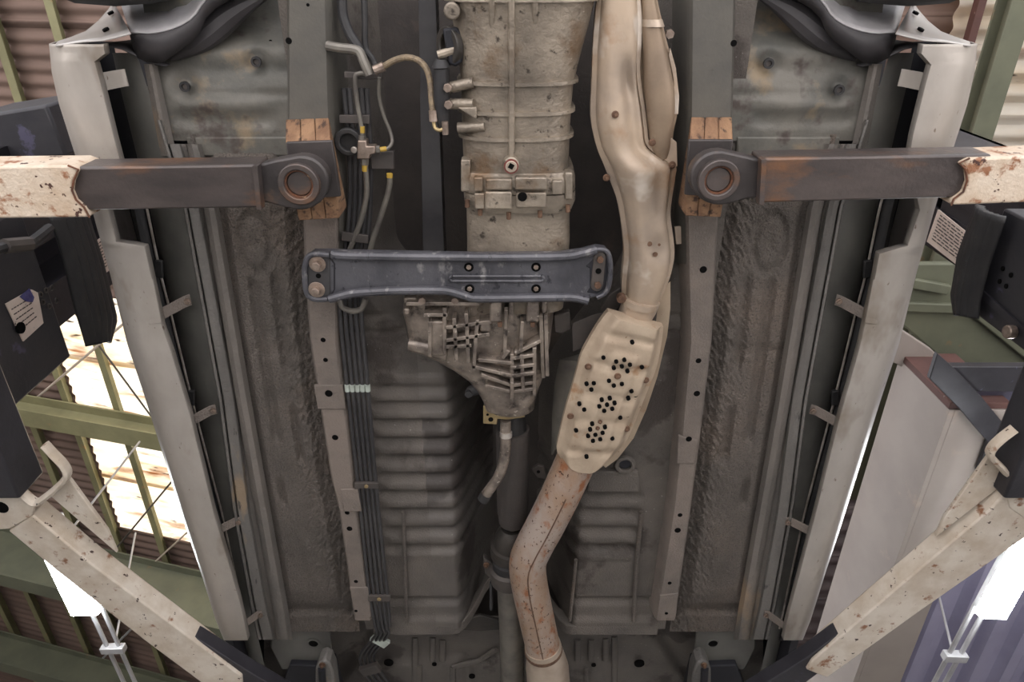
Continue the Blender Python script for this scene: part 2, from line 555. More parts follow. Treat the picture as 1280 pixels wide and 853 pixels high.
# green stiffened plates above the lift carriage
zg = 4.35
b = MB(); b.prism([P(x, y, zg) for x, y in ((1100, 330), (1330, 330), (1330, 462), (1195, 462), (1172, 444), (1120, 400))], 0.05)
b.build('green_plate', M['green_dark'], bay, bevel=0.01)
for q in (((1110, 382), (1215, 386)), ((1215, 386), (1330, 480)), ((1130, 352), (1185, 362))):
    b = MB(); b.bar(P(q[0][0], q[0][1], zg - 0.02), P(q[1][0], q[1][1], zg - 0.02), 0.06, 0.04)
    b.build('green_rib', M['green_dark'], bay, bevel=0.008)
b = MB(); b.prism([P(x, y, 4.2) for x, y in ((1100, 395), (1168, 440), (1158, 475), (1100, 445))], 0.06)
b.build('cream_block', M['cream_panel'], bay, bevel=0.006)
zd = 3.66
b = MB(); b.prism([P(x, y, zd) for x, y in ((1172, 442), (1190, 458), (1222, 490), (1275, 555), (1300, 600), (1250, 610), (1222, 590), (1235, 553), (1200, 512), (1162, 474))], 0.03)
b.build('dark_beam', M['arm_navy'], bay, bevel=0.004)
b = MB(); b.prism([P(x, y, zd + 0.04) for x, y in ((1188, 459), (1340, 459), (1340, 490), (1215, 490))], 0.05)
b.build('dark_beam', M['arm_navy'], bay, bevel=0.004)
b = MB(); b.prism([P(x, y, zd + 0.12) for x, y in ((1210, 488), (1340, 488), (1340, 640), (1240, 600))], 0.02)
b.build('dark_plate', M['blue_dark'], bay, bevel=0.004)
b = MB(); b.tube([PX(1072, 590, 3.0), PX(1140, 700, 3.0)], 0.008, 6)
b.build('brace_rod', M['wire'], bay)

# ---- outer walls that close the workshop, front left open
b = MB(); b.box((-10.1, 3.5, 3.6), (0.2, 15, 7.4)); b.build('wall_left', M['wall_grey'], smooth=False)
bpy.data.objects['wall_left']['kind'] = 'structure'
bpy.data.objects['wall_left']['label'] = 'plain grey workshop side wall'
b = MB(); b.box((-2, 11.1, 3.6), (16.4, 0.2, 7.4)); w_ = b.build('wall_back', M['wall_grey'], smooth=False)
tag(w_, 'plain grey workshop end wall', kind='structure')
b = MB(); b.box((6.4, 4.5, 3.0), (0.2, 13, 6.0)); b.build('side_wall', M['wall_grey'], bay, smooth=False)


# ------------------------------------------------------------------ fluorescent lamps on conduit
def lamp(name, label, pa, pb, Z, w, sgn):
    A, B = P(pa[0], pa[1], Z), P(pb[0], pb[1], Z)
    root = empty(name, ((A + B) / 2), label, 'lamp', 'fluorescent batten lamps over the lift')
    t = (B - A).normalized()
    s = t.cross(Vector((0, 0, 1)))
    b = MB(); b.bar(A + Vector((0, 0, 0.035)), B + Vector((0, 0, 0.035)), w * 0.62, 0.05)
    b.build('housing', M['conduit'], root, bevel=0.004)
    b = MB()
    rr = [[p + s * (w / 2 * i) + Vector((0, 0, z)) for i, z in ((-1, -0.012), (-0.6, 0.02), (0.6, 0.02), (1, -0.012), (0.6, 0.012), (-0.6, 0.012))] for p in (A, B)]
    b.loft(rr)
    b.build('reflector', M['conduit'], root)
    b = MB()
    b.loft([[p + s * (w / 2 * i) + Vector((0, 0, z)) for i, z in ((-0.95, 0.0), (-0.8, -0.045), (0.8, -0.045), (0.95, 0.0))] for p in (A, B)])
    b.build('diffuser', M['tube'], root, bevel=0.006)
    for k in (-0.2, 0.2):
        b = MB(); b.tube([A + s * w * k + Vector((0, 0, 0.06)), A - t * 2.6 + s * w * k * 0.8 + Vector((0, 0, 0.06))], 0.013, 8)
        b.build('conduit', M['conduit'], root)
    b = MB(); b.box(A - t * 0.42 + Vector((0, 0, 0.055)), (w * 0.75, 0.05, 0.05), math.atan2(t.y, t.x) - PI / 2)
    b.build('clamp', M['conduit'], root, bevel=0.004)
    b = MB(); b.tube([A - t * 0.42 + Vector((0, 0, 0.07)), A - t * 0.42 + Vector((sgn * 0.35, 0, 1.1))], 0.007, 6)
    b.build('hanger_rod', M['conduit'], root)
    b = MB(); b.tube([B - t * 0.2 + Vector((0, 0, 0.06)), B - t * 0.2 + Vector((0, 0, 1.0))], 0.007, 6)
    b.build('hanger_rod', M['conduit'], root)
    return root


lamp('fluorescent_lamp', 'lit white batten lamp on twin conduits under the green rafters', (110, 763), (58, 650), 3.6, 0.20, -1)
lamp('fluorescent_lamp', 'lit white batten lamp in front of the blue grey ribbed sheeting', (1236, 766), (1305, 640), 3.2, 0.17, 1)

# ================================================================== THE LIFT
def ribbed_strip(parent, upper, lower, X, sg):
    b = MB()
    n = 26

    def fn(u, w):
        y = lerp(0, 1, w) * (len(upper) - 1)
        i = min(int(y), len(upper) - 2)
        a = [lerp(upper[i][k], upper[i + 1][k], y - i) for k in (0, 1)]
        c = [lerp(lower[i][k], lower[i + 1][k], y - i) for k in (0, 1)]
        q = PX(lerp(a[0], c[0], u), lerp(a[1], c[1], u), X)
        q.x -= sg * 0.006 * abs(math.sin(u * PI * 5)) + sg * 0.012 * math.sin(u * PI)
        return q
    b.grid(fn, 30, n)
    return b.build('bumper_strip', M['rubber'], parent, thick=0.02)


def lift(sg, label, yc=0.86, yf=0.42):
    root = empty('lift_column', (sg * 1.45, 0.66, 0), label, 'car lift', 'two post car lift columns')
    b = MB()
    for (x0, x1, y0, y1) in ((1.31, 1.62, yf, yf + 0.025), (1.31, 1.62, yc - 0.025, yc), (1.60, 1.62, yf, yc), (1.31, 1.325, yf, yf + 0.1), (1.31, 1.325, yc - 0.12, yc)):
        b.box((sg * (x0 + x1) / 2, (y0 + y1) / 2, 1.96), (x1 - x0, y1 - y0, 3.92))
    b.build('post', M['arm_navy'], root, smooth=False)
    b = MB(); b.box((sg * 1.47, 0.66, 0.012), (0.5, 0.7, 0.024)); b.build('base_plate', M['arm_navy'], root, bevel=0.004)
    b = MB(); b.box((sg * 1.245, (0.52 + yc) / 2, 1.985), (0.13, yc - 0.52, 0.51))
    b.box((sg * 1.33, 0.62, 2.2), (0.03, 0.16, 1.0))
    car_ = b.build('carriage', M['carriage'], root, bevel=0.006)
    # beam along the car that the two arms pivot on
    b = MB(); b.box((sg * 1.12, 0.63, 1.825), (0.11, 0.79, 0.09))
    b.build('pivot_beam', M['arm_navy'], root, bevel=0.006)
    b = MB(); b.box((sg * 1.20, 0.66, 1.85), (0.10, 0.3, 0.10))
    b.build('saddle', M['carriage'], root, bevel=0.006)
    return root, car_


LR, LCR = lift(-1, 'dark lift column whose carriage bears a torn blue and white sticker', 0.93)
RR, RCR = lift(1, 'dark lift column with a large white warning plate and blue scuffed carriage', 0.79, 0.53)
# right: warning plate, rubber strip, holes
b = MB()
q = [PX(x, y, 1.305) for x, y in ((1174, 262), (1214, 294), (1202, 335), (1160, 302))]
b.prism(q, Vector((-0.004, 0, 0)))
b.build('warning_plate', M['label'], RR, smooth=False)
ribbed_strip(RCR, [(1232, 258), (1209, 320), (1201, 368), (1206, 392)], [(1258, 270), (1238, 330), (1226, 375), (1222, 397)], 1.17, 1)
for x, y in ((1254, 336), (1264, 344), (1250, 352), (1258, 358)):
    b = MB(); b.cyl(PX(x, y, 1.179), 0.006, 0.002, 12, (-1, 0, 0))
    b.build('bolt_hole_disc', M['black'], RCR)
b = MB(); b.prism([PX(x, y, 1.179) for x, y in ((1225, 358), (1285, 412), (1285, 424), (1222, 366))], Vector((-0.006, 0, 0)))
b.build('edge_strip', M['arm_navy'], RCR, smooth=False)
b = MB(); b.cyl(PX(1268, 415, 1.17), 0.016, 0.02, 14, (-1, 0, 0)); b.build('stop_knob', M['steel_bolt'], RCR, bevel=0.003)
def print_lines(parent, q, X, sg, rows=9):
    b = MB()
    q = [PX(x, y, X) for x, y in q]
    rnd = random.Random(3)
    for r in range(rows):
        v0 = 0.10 + 0.82 * r / rows
        u = 0.08
        while u < 0.88:
            w = rnd.uniform(0.04, 0.16)
            c = [q[0].lerp(q[1], uu).lerp(q[3].lerp(q[2], uu), vv) for uu, vv in ((u, v0), (min(u + w, 0.92), v0), (min(u + w, 0.92), v0 + 0.028), (u, v0 + 0.028))]
            b.prism(c, Vector((-sg * 0.0008, 0, 0)))
            u += w + 0.035
    b.build('printed_lines', M['clip'], parent, smooth=False)


print_lines(RR, ((1174, 262), (1214, 294), (1202, 335), (1160, 302)), 1.3009, 1)
# left: plate, sticker, strip, holes
print_lines(LR, ((108, 310), (132, 292), (146, 330), (121, 349)), -1.3009, -1)
print_lines(LCR, ((10, 384), (38, 368), (50, 402), (28, 422)), -1.1755, -1, 5)
b = MB()
q = [PX(x, y, -1.305) for x, y in ((108, 310), (132, 292), (146, 330), (121, 349))]
b.prism(q, Vector((0.004, 0, 0))); b.build('warning_plate', M['label'], LR, smooth=False)
b = MB()
q = [PX(x, y, -1.179) for x, y in ((6, 380), (38, 362), (46, 366), (53, 404), (28, 427))]
b.prism(q, Vector((0.003, 0, 0))); b.build('sticker', M['label'], LCR, smooth=False)
M['blue_ink'] = mat('blue_ink', (58, 56, 110), (88, 86, 132), 60, 0.5)
b = MB()
q = [PX(x, y, -1.1755) for x, y in ((24, 371), (36, 361), (42, 372), (40, 378), (32, 377))]
b.prism(q, Vector((0.002, 0, 0))); b.build('sticker_print', M['blue_ink'], LCR, smooth=False)
b = MB(); b.cyl(PX(24, 410, -1.178), 0.014, 0.006, 14, (1, 0, 0)); b.build('bolt_hole_disc', M['black'], LCR)
for x, y in ((50, 368), (57, 363), (64, 360), (53, 378), (61, 383), (70, 376)):
    b = MB(); b.ringd(PX(x, y, -1.179), 0.005, 0.0075, 0.003, 12, (1, 0, 0)); b.build('bolt_ring', M['clip'], LCR)
ribbed_strip(LCR, [(97, 262), (118, 325), (137, 400), (128, 426)], [(60, 268), (78, 325), (92, 385), (106, 430)], -1.165, -1)
b = MB(); b.tube(smooth_path([PX(-20, 318, -1.14), PX(10, 308, -1.13), PX(35, 305, -1.13), PX(62, 285, -1.15)]), 0.012, 8)
b.build('hose', M['rubber'], LR)
b = MB(); b.tube([PX(5, 308, -1.13), PX(36, 305, -1.125)], 0.017, 8); b.build('hose_sleeve', M['clip'], LR)
# dark casing on the left column, with a brown drum behind it
b = MB()
zc = 2.45
low = [P(-60, 150, zc), P(57, 131, zc), P(84, 196, zc), P(-60, 205, zc)]
top = [p + Vector((0, 0.0, 0.25)) for p in low]
b.loft([low, top]); b.build('motor_casing', M['carriage'], LR, bevel=0.008)
b = MB(); b.cyl(P(78, 170, 2.75), 0.05, 0.25, 18, (0, 0, 1)); b.build('drum', M['roof_brown'], LR)


def lift_arm(label, outer, inner, zb, zt, name='lift_arm'):
    base = P(outer[0][0], outer[0][1], zb)
    root = empty(name, base, label, 'lift arm', 'swing arms of the car lift')
    b = MB(); b.prism([P(x, y, zb) for x, y in outer], zt - zb)
    b.build('outer_tube', M['arm_cream'] if zb > 1.79 else M['arm_rusty'], root, bevel=0.004)
    if zb < 1.79:
        rim = outer[1:-1]
        b = MB(); b.tube([P(x, y, zb - 0.001) for x, y in rim], 0.002, 6); b.build('cut_edge', M['rust'], root)
    return root


def pad_plate(root, poly, c, r, zb):
    b = MB(); b.prism([P(x, y, zb) for x, y in poly], 0.03)
    b.build('end_plate', M['pad_steel'], root, bevel=0.004)
    C = P(c[0], c[1], zb)
    k = mpp(c[1], zb)
    b = MB(); b.ringd(C, r * 0.5 * k, r * 0.72 * k, 0.012, 32); b.build('pad_ring', M['arm_dark'], root, bevel=0.002)
    b = MB(); b.ringd(C, r * 0.44 * k, r * 0.52 * k, 0.007, 32); b.build('pin_collar', M['rust'], root)
    b = MB(); b.cyl(C + Vector((0, 0, 0.004)), r * 0.43 * k, 0.008, 32); b.build('pad_pin', M['arm_dark'], root, bevel=0.002)
    b = MB(); b.cyl(C + Vector((0, 0, 0.075)), r * 0.62 * k, 0.05, 32); b.build('pad_screw', M['arm_dark'], root)


def pad_cup(root, poly):
    b = MB(); b.prism([P(x, y, 1.862) for x, y in poly], 0.0095)
    b.build('pad_cup', M['pad_steel'], root, bevel=0.002)


def circ(cx, cy, rx, ry, a0, a1, n=14):
    return [(cx + rx * math.cos(math.radians(lerp(a0, a1, i / n))), cy + ry * math.sin(math.radians(lerp(a0, a1, i / n)))) for i in range(n + 1)]


# front arm, left
AL = lift_arm('cream and dark lift arm reaching from the stickered column to a wooden block', [(-200, 210), (85, 207), (98, 212), (92, 226), (90, 238), (95, 250), (105, 259), (112, 272), (-200, 276)], None, 1.775, 1.85)
b = MB(); b.prism([P(x, y, 1.783) for x, y in ((40, 210), (322, 206), (326, 260), (40, 264))], 0.06)
b.build('inner_tube', M['arm_dark'], AL, bevel=0.004)
pad_plate(AL, [(312, 209), (345, 200)] + circ(375, 229, 36, 34, -110, 110) + [(345, 257), (318, 250)], (375, 229), 36, 1.80)
b = MB(); b.bar(P(321, 206, 1.785), P(326, 260, 1.785), 0.008, 0.02); b.build('weld_bead', M['arm_dark'], AL)
pad_cup(AL, [(357, 178), (415, 176), (426, 246), (366, 250)])
# front arm, right
AR = lift_arm('cream and dark lift arm reaching from the warning plate column to a wooden block', [(1480, 188), (1212, 198), (1199, 204), (1207, 212), (1209, 226), (1204, 240), (1192, 249), (1189, 257), (1480, 246)], None, 1.775, 1.85)
b = MB(); b.prism([P(x, y, 1.783) for x, y in ((1240, 193), (952, 198), (949, 254), (1240, 246))], 0.06)
b.build('inner_tube', M['arm_dark'], AR, bevel=0.004)
pad_plate(AR, [(964, 204), (935, 196)] + circ(900, 223, 37, 34, -70, -290) + [(935, 249), (962, 246)], (897, 224), 36, 1.80)
b = MB(); b.bar(P(953, 198, 1.785), P(950, 254, 1.785), 0.008, 0.02); b.build('weld_bead', M['arm_dark'], AR)

pad_cup(AR, [(861, 175), (917, 175), (906, 246), (856, 244)])


# rear arms: cream outer tube with clevis, dark inner tube
def rear_arm(label, poly, inner, zb, zt, clev, notch, gusset, clev_hole):
    root = lift_arm(label, poly, None, zb, zt)
    b = MB(); b.prism([P(x, y, zb + 0.008) for x, y in inner], zt - zb - 0.014)
    b.build('inner_tube', M['arm_navy'], root, bevel=0.003)
    b = MB(); b.prism([P(x, y, zb - 0.002) for x, y in clev], 0.012)
    cp = b.build('clevis_plate', M['arm_cream'], root, bevel=0.003)
    disc_c = clev_hole
    k = mpp(disc_c[1], zb)
    b = MB(); b.cyl(P(disc_c[0], disc_c[1], zb - 0.001), 9 * k, 0.002, 18); b.build('pin_hole_disc', M['black'], cp)
    b = MB(); b.tube(smooth_path([P(x, y, zb + 0.004) for x, y in notch], 5), 0.0075, 8, flat=1.8)
    b.build('sleeve_rim', M['arm_cream'], root)
    b = MB(); b.prism([P(x, y, zb + 0.02) for x, y in gusset], 0.01)
    b.build('gusset', M['arm_cream'], root, bevel=0.002)
    C = P(*clev[0], zb)
    return root


RA = rear_arm('rusty cream swing arm angled under the rear on the skylight side', [(10, 664), (40, 644), (112, 704), (302, 846), (306, 895), (250, 853), (180, 801), (70, 714)],
              [(200, 770), (310, 840), (420, 905), (395, 930), (240, 835)], 1.80, 1.853,
              [(-40, 640), (-20, 588), (0, 597), (44, 630), (40, 646), (12, 662), (-40, 665)],
              [(-30, 576), (0, 594), (26, 614), (44, 628), (56, 622), (72, 609), (84, 595), (80, 582), (66, 567), (56, 556)],
              [(84, 596), (134, 664), (146, 692), (62, 620)], (2, 634))
RB = rear_arm('rusty cream swing arm angled under the rear beside the cream boxed beam', [(1290, 640), (1262, 612), (1235, 640), (1128, 730), (1016, 826), (1008, 838), (1034, 848), (1160, 758), (1300, 660)],
              [(1080, 770), (1010, 822), (900, 890), (925, 915), (1060, 815)], 1.80, 1.853,
              [(1330, 640), (1310, 590), (1282, 598), (1258, 622), (1262, 636), (1285, 652), (1330, 655)],
              [(1310, 580), (1284, 600), (1264, 596), (1250, 583), (1238, 570), (1240, 560), (1252, 548), (1268, 536)],
              [(1238, 568), (1182, 646), (1170, 672), (1262, 600)], (1296, 622))


# wooden blocks between pads and chassis rails
def wood_block(label, q):
    """q: top front edge, bottom front edge, bottom rear edge (pixel pairs, x left/right)"""
    (tl, tr), (fl, fr), (bl, br) = q
    z1, z0 = 1.944, 1.872
    ft = [P(tl[0], tl[1], z1), P(tr[0], tr[1], z1)]
    fb = [P(fl[0], fl[1], z0), P(fr[0], fr[1], z0)]
    rb = [P(bl[0], bl[1], z0), P(br[0], br[1], z0)]
    rt = [p + Vector((0, 0, z1 - z0)) for p in rb]
    root = empty('wooden_block', (fb[0] + rb[1]) / 2, label, 'wood block', 'wooden blocks on the lift pads')
    n = 3
    for k in range(n):
        e = 0.0012 if k else 0
        a, c = k / n + e * 8, (k + 1) / n
        L = lambda s, t: s[0].lerp(s[1], t)
        b = MB()
        b.loft([[L(fb, a), L(rb, a), L(rt, a), L(ft, a)], [L(fb, c), L(rb, c), L(rt, c), L(ft, c)]])
        b.build('plank', M['wood'], root, bevel=0.002)


wood_block('weathered wooden block on the pad beside the brake pipes', (((357, 149), (411, 147)), ((357, 177), (413, 175)), ((373, 276), (424, 273))))
wood_block('worn reddish wooden block on the pad beside the exhaust', (((864, 146), (915, 146)), ((862, 174), (916, 174)), ((857, 270), (901, 272))))

# ================================================================== THE CAR
car = empty('car', P(640, 430, 2.0), 'underside of a raised car with aluminium gearbox, long exhaust and silver side skirts', 'car')


def disc(x, y, Z, r, name, m, parent, h=0.0015, n=14, ell=1.0, rot=0.0):
    k = mpp(y, Z)
    C = P(x, y, Z)
    b = MB()
    ring = [C + Vector((r * k * math.cos(2 * PI * i / n) * ell, r * k * math.sin(2 * PI * i / n), 0)) for i in range(n)]
    b.prism(ring, -h)
    return b.build(name, m, parent)


def bolt(x, y, Z, r, parent, m='steel_bolt', washer=True, name='bolt', h=None):
    k = mpp(y, Z)
    C = P(x, y, Z)
    b = MB()
    if washer:
        b.cyl(C, r * 1.0 * k, 0.003, 18)
        b.cyl(C - Vector((0, 0, 0.003)), r * 0.55 * k, h or 0.008, 6)
    else:
        b.cyl(C, r * k, h or 0.008, 6)
    return b.build(name, M[m], parent, bevel=0.0008)


# ---- pressed panels ------------------------------------------------
LA = [(150, 236), (260, 266), (500, 306), (760, 352), (800, 358)]      # floor / sill ridge, left
LB = [(0, 158), (150, 205), (260, 238), (500, 282), (640, 300), (760, 322), (860, 345)]
RLL = [(0, 357), (150, 358), (265, 378), (320, 379), (426, 386), (600, 413), (640, 423), (775, 442)]
RLR = [(0, 410), (150, 414), (265, 422), (320, 424), (426, 422), (540, 436), (640, 447), (775, 465)]
RRL = [(0, 862), (150, 861), (270, 857), (426, 861), (550, 850), (640, 840), (775, 819)]
RRR = [(0, 921), (150, 917), (270, 899), (426, 891), (550, 876), (640, 864), (775, 845)]
LAm = [(y, mx(x)) for y, x in LA]
LBm = [(y, mx(x)) for y, x in LB]


def hash2(i, j):
    return math.sin(i * 12.9898 + j * 78.233) * 43758.5453 % 1.0


def outer_floor(xl, xr, flip):
    """undercoated pan between sill ridge and chassis rail: long swages and a round emboss"""
    dg = -1 if flip else 1

    def fn(u, w):
        y = lerp(168, 790, w)
        a, c = curve(xl, y), curve(xr, y)
        x = lerp(a, c, u)
        s = (1 - u) if flip else u         # 0 at sill, 1 at rail
        z = 2.0
        z += 0.014 * sm(0.10, 0.0, s) * -1 + 0.012 * sm(0.82, 1.0, s)
        # broad raised field with two long swages
        fld = sm(0.12, 0.2, s) * sm(0.86, 0.76, s)
        z -= 0.013 * fld * sm(180, 200, y) * sm(760, 735, y)
        for c0, wd, ya, yb in ((0.36, 0.085, 340, 560), (0.62, 0.085, 335, 470), (0.62, 0.07, 500, 585), (0.30, 0.06, 590, 640)):
            z += 0.012 * bumpf(s, c0, wd) * sm(ya, ya + 18, y) * sm(yb, yb - 18, y)
        k = math.hypot((s - 0.42) * 1.0, (y - 305) / 220.0)
        z += 0.007 * (bumpf(k, 0.16, 0.05) + 0.6 * bumpf(k, 0.0, 0.07))
        z -= 0.007 * bumpf(s, 0.5, 0.12) * sm(668, 690, y) * sm(735, 715, y)
        z += 0.012 * bumpf(y, 438, 12) * 0.4 + 0.014 * bumpf(y, 762, 9)
        p_ = P(x, y, 2.0)
        q1, q2 = (p_.x + dg * p_.y * 0.55), (p_.y - dg * p_.x * 0.55)
        comb = 0.35 + 1.0 * sm(0.45, 0.75, s)
        z += 0.0036 * comb * noise.noise(Vector((q1 * 130, q2 * 48, 0.3))) * sm(175, 230, y) + 0.0016 * noise.noise(Vector((p_.x * 190, p_.y * 130, 4)))
        return P(x, y, z)
    b = MB(); b.grid(fn, 120, 460)
    return b.build('floor_pan', M['undercoat'], car, angle=80)


outer_floor([(y, x - 4) for y, x in LA], [(y, x + 6) for y, x in RLL], False)
outer_floor([(y, x - 6) for y, x in RRR], [(y, x + 4) for y, x in LAm], True)


def toe_board(right):
    """smooth panel ahead of the pan, rising to the bulkhead, with grommet dishes"""
    G = [(232, 108), (321, 77)] if not right else [(1048, 112), (960, 79)]
    f = (lambda x: x) if not right else mx
    ia = RLL if not right else RRR

    def fn(u, w):
        y = lerp(-40, 176, w)
        xo = f(lerp(172, 204, (y + 40) / 216))
        xi = curve(ia, max(y, 0)) + (8 if not right else -8)
        x = lerp(xo, xi, u)
        z = 1.995 + 0.10 * (1 - sm(-40, 120, y))
        xx = f(x)
        z -= 0.020 * bumpf(y, 58, 34) * sm(190, 250, xx)
        z += 0.007 * bumpf(y, 148, 16) * sm(205, 230, xx) * sm(352, 330, xx)
        z -= 0.01 * bumpf(math.hypot(xx - 285, (y - 135) * 2.2), 0, 70)
        z += 0.003 * bumpf(y, 118, 9) * sm(225, 260, xx)
        for gx, gy in G:
            d = math.hypot(x - gx, y - gy)
            z += 0.010 * bumpf(d, 0, 24) - 0.006 * bumpf(d, 0, 9)
        return P(x, y, z)
    b = MB(); b.grid(fn, 60, 70)
    o = b.build('toe_board', M['floor_paint'], car, angle=80)
    for gx, gy in G:
        z = 1.992 + 0.10 * (1 - sm(-40, 120, gy)) - 0.020 * bumpf(gy, 58, 34)
        k = mpp(gy, z)
        b = MB(); b.ringd(P(gx, gy, z + 0.001), 3.6 * k, 6.4 * k, 0.006, 20); b.build('grommet', M['rubber'], o)
        b = MB(); b.cyl(P(gx, gy, z + 0.002), 3.8 * k, 0.003, 16); b.build('grommet_cap', M['clip'], o)
    for gx, gy in ([(339, 52)] if not right else [(941, 54)]):
        disc(gx, gy, 2.02, 2.4, 'drain_hole_disc', M['black'], o, 0.004)
    # stiffening rib plate that closes the panel
    b = MB()
    pl = [(232, 171), (362, 171), (362, 196), (236, 196)]
    b.prism([P(f(x), y, 1.992) for x, y in pl], 0.02)
    b.build('cross_plate', M['floor_paint'], car, bevel=0.004)
    return o


toe_board(False)
toe_board(True)

# ---- tunnel and inner floor pans, in true coordinates
YT0, YT1 = -0.25, P(640, 783, 2.0).y


def tunnel_w(Y, right):
    y = pyof(Y)
    if right:
        return lerp(0.30, 0.125, sm(330, 560, y))
    return lerp(0.30, 0.10, sm(330, 480, y))


def centre_z(X, Y):
    right = X > 0
    w = tunnel_w(Y, right)
    ax = abs(X)
    y = pyof(Y)
    z = 2.0
    wall = sm(w + 0.06, w - 0.055, ax)
    z += 0.26 * wall
    z -= 0.0
    # cross swages of the pan
    if 380 < y < 790:
        side = sm(w - 0.055, w - 0.03, ax)
        ph = (y - 497) / 22.3
        amp = sm(470, 500, y) * sm(702, 690, y) if not right else sm(610, 630, y) * sm(706, 696, y)
        endfade = sm(0.345, 0.315, ax)
        z += 0.014 * amp * side * endfade * (1.15 * bumpf(ph % 1.0, 0.5, 0.34) - 0.25 * bumpf((ph + 0.5) % 1.0, 0.5, 0.3))
        z += 0.012 * side * (bumpf(y, 752, 7) - 0.0) + 0.007 * side * bumpf(y, 395, 6) + 0.007 * side * bumpf(y, 416, 6)
        z -= 0.010 * side * sm(768, 776, y)
    if y < 470 and not right:
        z += 0.01 * bumpf(ax, 0.2, 0.1)
    return z


def centre(x0, x1, n, name, m, y0=YT0, y1=YT1, nv=300):
    b = MB()
    b.grid(lambda u, w: (lerp(x0, x1, u), lerp(y0, y1, w), centre_z(lerp(x0, x1, u), lerp(y0, y1, w))), n, nv)
    return b.build(name, m, car, angle=80)


XS = P(535, 640, 2.0).x
centre(-0.42, XS, 40, 'inner_pan', M['undercoat_fine'], nv=420)
centre(XS, -0.055, 40, 'inner_pan', M['pan_bare'], nv=420)
centre(0.06, 0.44, 70, 'inner_pan', M['undercoat_fine'], nv=420)
b = MB(); b.grid(lambda u, w: (lerp(-0.30, 0.30, u), lerp(YT0, 2.6, w), 2.262 - 0.06 * (2 * u - 1) ** 2), 16, 20)
b.build('tunnel_roof', M['tunnel'], car)
# seam bead and patch panels on the right inner pan
b = MB()
pl = [(738, 590), (798, 590), (800, 616), (733, 616)]
b.prism([P(x, y, 1.986) for x, y in pl], 0.02); o = b.build('pan_patch', M['undercoat_fine'], car, bevel=0.004)
k = mpp(580, 1.985)
b = MB(); b.ringd(P(781, 580, 1.99), 8 * k, 13 * k, 0.008, 24); b.build('drain_plug', M['undercoat_fine'], car, bevel=0.002)
disc(781, 580, 1.988, 7, 'drain_hole_disc', M['dark_shade'], car, 0.002)
b = MB(); b.tube(smooth_path([P(802, 640, 1.995), P(797, 690, 1.995), P(794, 740, 1.99), P(792, 776, 1.985)]), 0.006, 8)
b.build('sealer_bead', M['undercoat'], car)
b = MB(); b.tube(smooth_path([P(504, 640, 1.995), P(506, 700, 1.99), P(508, 778, 1.985)]), 0.005, 8)
b.build('sealer_bead', M['undercoat'], car)
b = MB(); b.tube(smooth_path([P(720, 700, 1.99), P(716, 740, 1.985), P(712, 776, 1.982)]), 0.005, 8)
b.build('sealer_bead', M['undercoat'], car)
# rolled rear edge of both pans
for xs in ((-0.40, -0.06), (0.08, 0.42)):
    b = MB(); n = 18
    ring = []
    for i in range(n + 1):
        X = lerp(xs[0], xs[1], i / n)
        e = sm(0.17, 0.05, abs(X))
        Y = YT1 - 0.10 * e * e
        z = 1.99 + 0.10 * e
        ring.append([(X, Y - 0.012, z), (X, Y + 0.022, z - 0.004), (X, Y + 0.026, z + 0.05), (X, Y - 0.01, z + 0.05)])
    b.loft(ring); b.build('pan_lip', M['undercoat_fine'], car, bevel=0.003)


# ---- rear floor behind the pans
def rear_z(x, y):
    z = 2.10
    m_ = abs(x - 642)
    z -= 0.03 * sm(215, 260, m_)
    z += 0.012 * bumpf(y, 816, 18) * sm(180, 120, m_)
    z -= 0.01 * bumpf(m_, 100, 12) * sm(800, 820, y) - 0.012 * bumpf(m_, 60, 10) * sm(810, 830, y)
    z += 0.025 * bumpf((m_ - 190) - (y - 800) * 0.7, 0, 16)
    return z


b = MB()
b.grid(lambda u, w: P(lerp(330, 954, u), lerp(770, 960, w), rear_z(lerp(330, 954, u), lerp(770, 960, w))), 110, 40)
rear = b.build('rear_floor', M['pan_bare'], car, angle=80)
for x0, y0, x1, y1 in ((519, 797, 519, 870), (541, 797, 541, 826), (553, 800, 553, 826), (566, 834, 566, 880), (524, 832, 524, 880), (722, 800, 722, 826), (739, 800, 739, 826), (757, 798, 757, 826),
                       (733, 834, 733, 880), (768, 796, 768, 880), (566, 834, 600, 826), (600, 826, 620, 812)):
    b = MB(); b.tube([P(x0, y0, 2.1), P(x1, y1, 2.1)], 0.010, 8, flat=0.6); b.build('stamped_rib', M['pan_bare'], rear)
for x, y, r in ((486, 828, 6), (799, 829, 6.5), (543, 830, 3), (742, 831, 3), (590, 845, 4)):
    disc(x, y, 2.088, r, 'drain_hole_disc', M['black'], rear, 0.004)
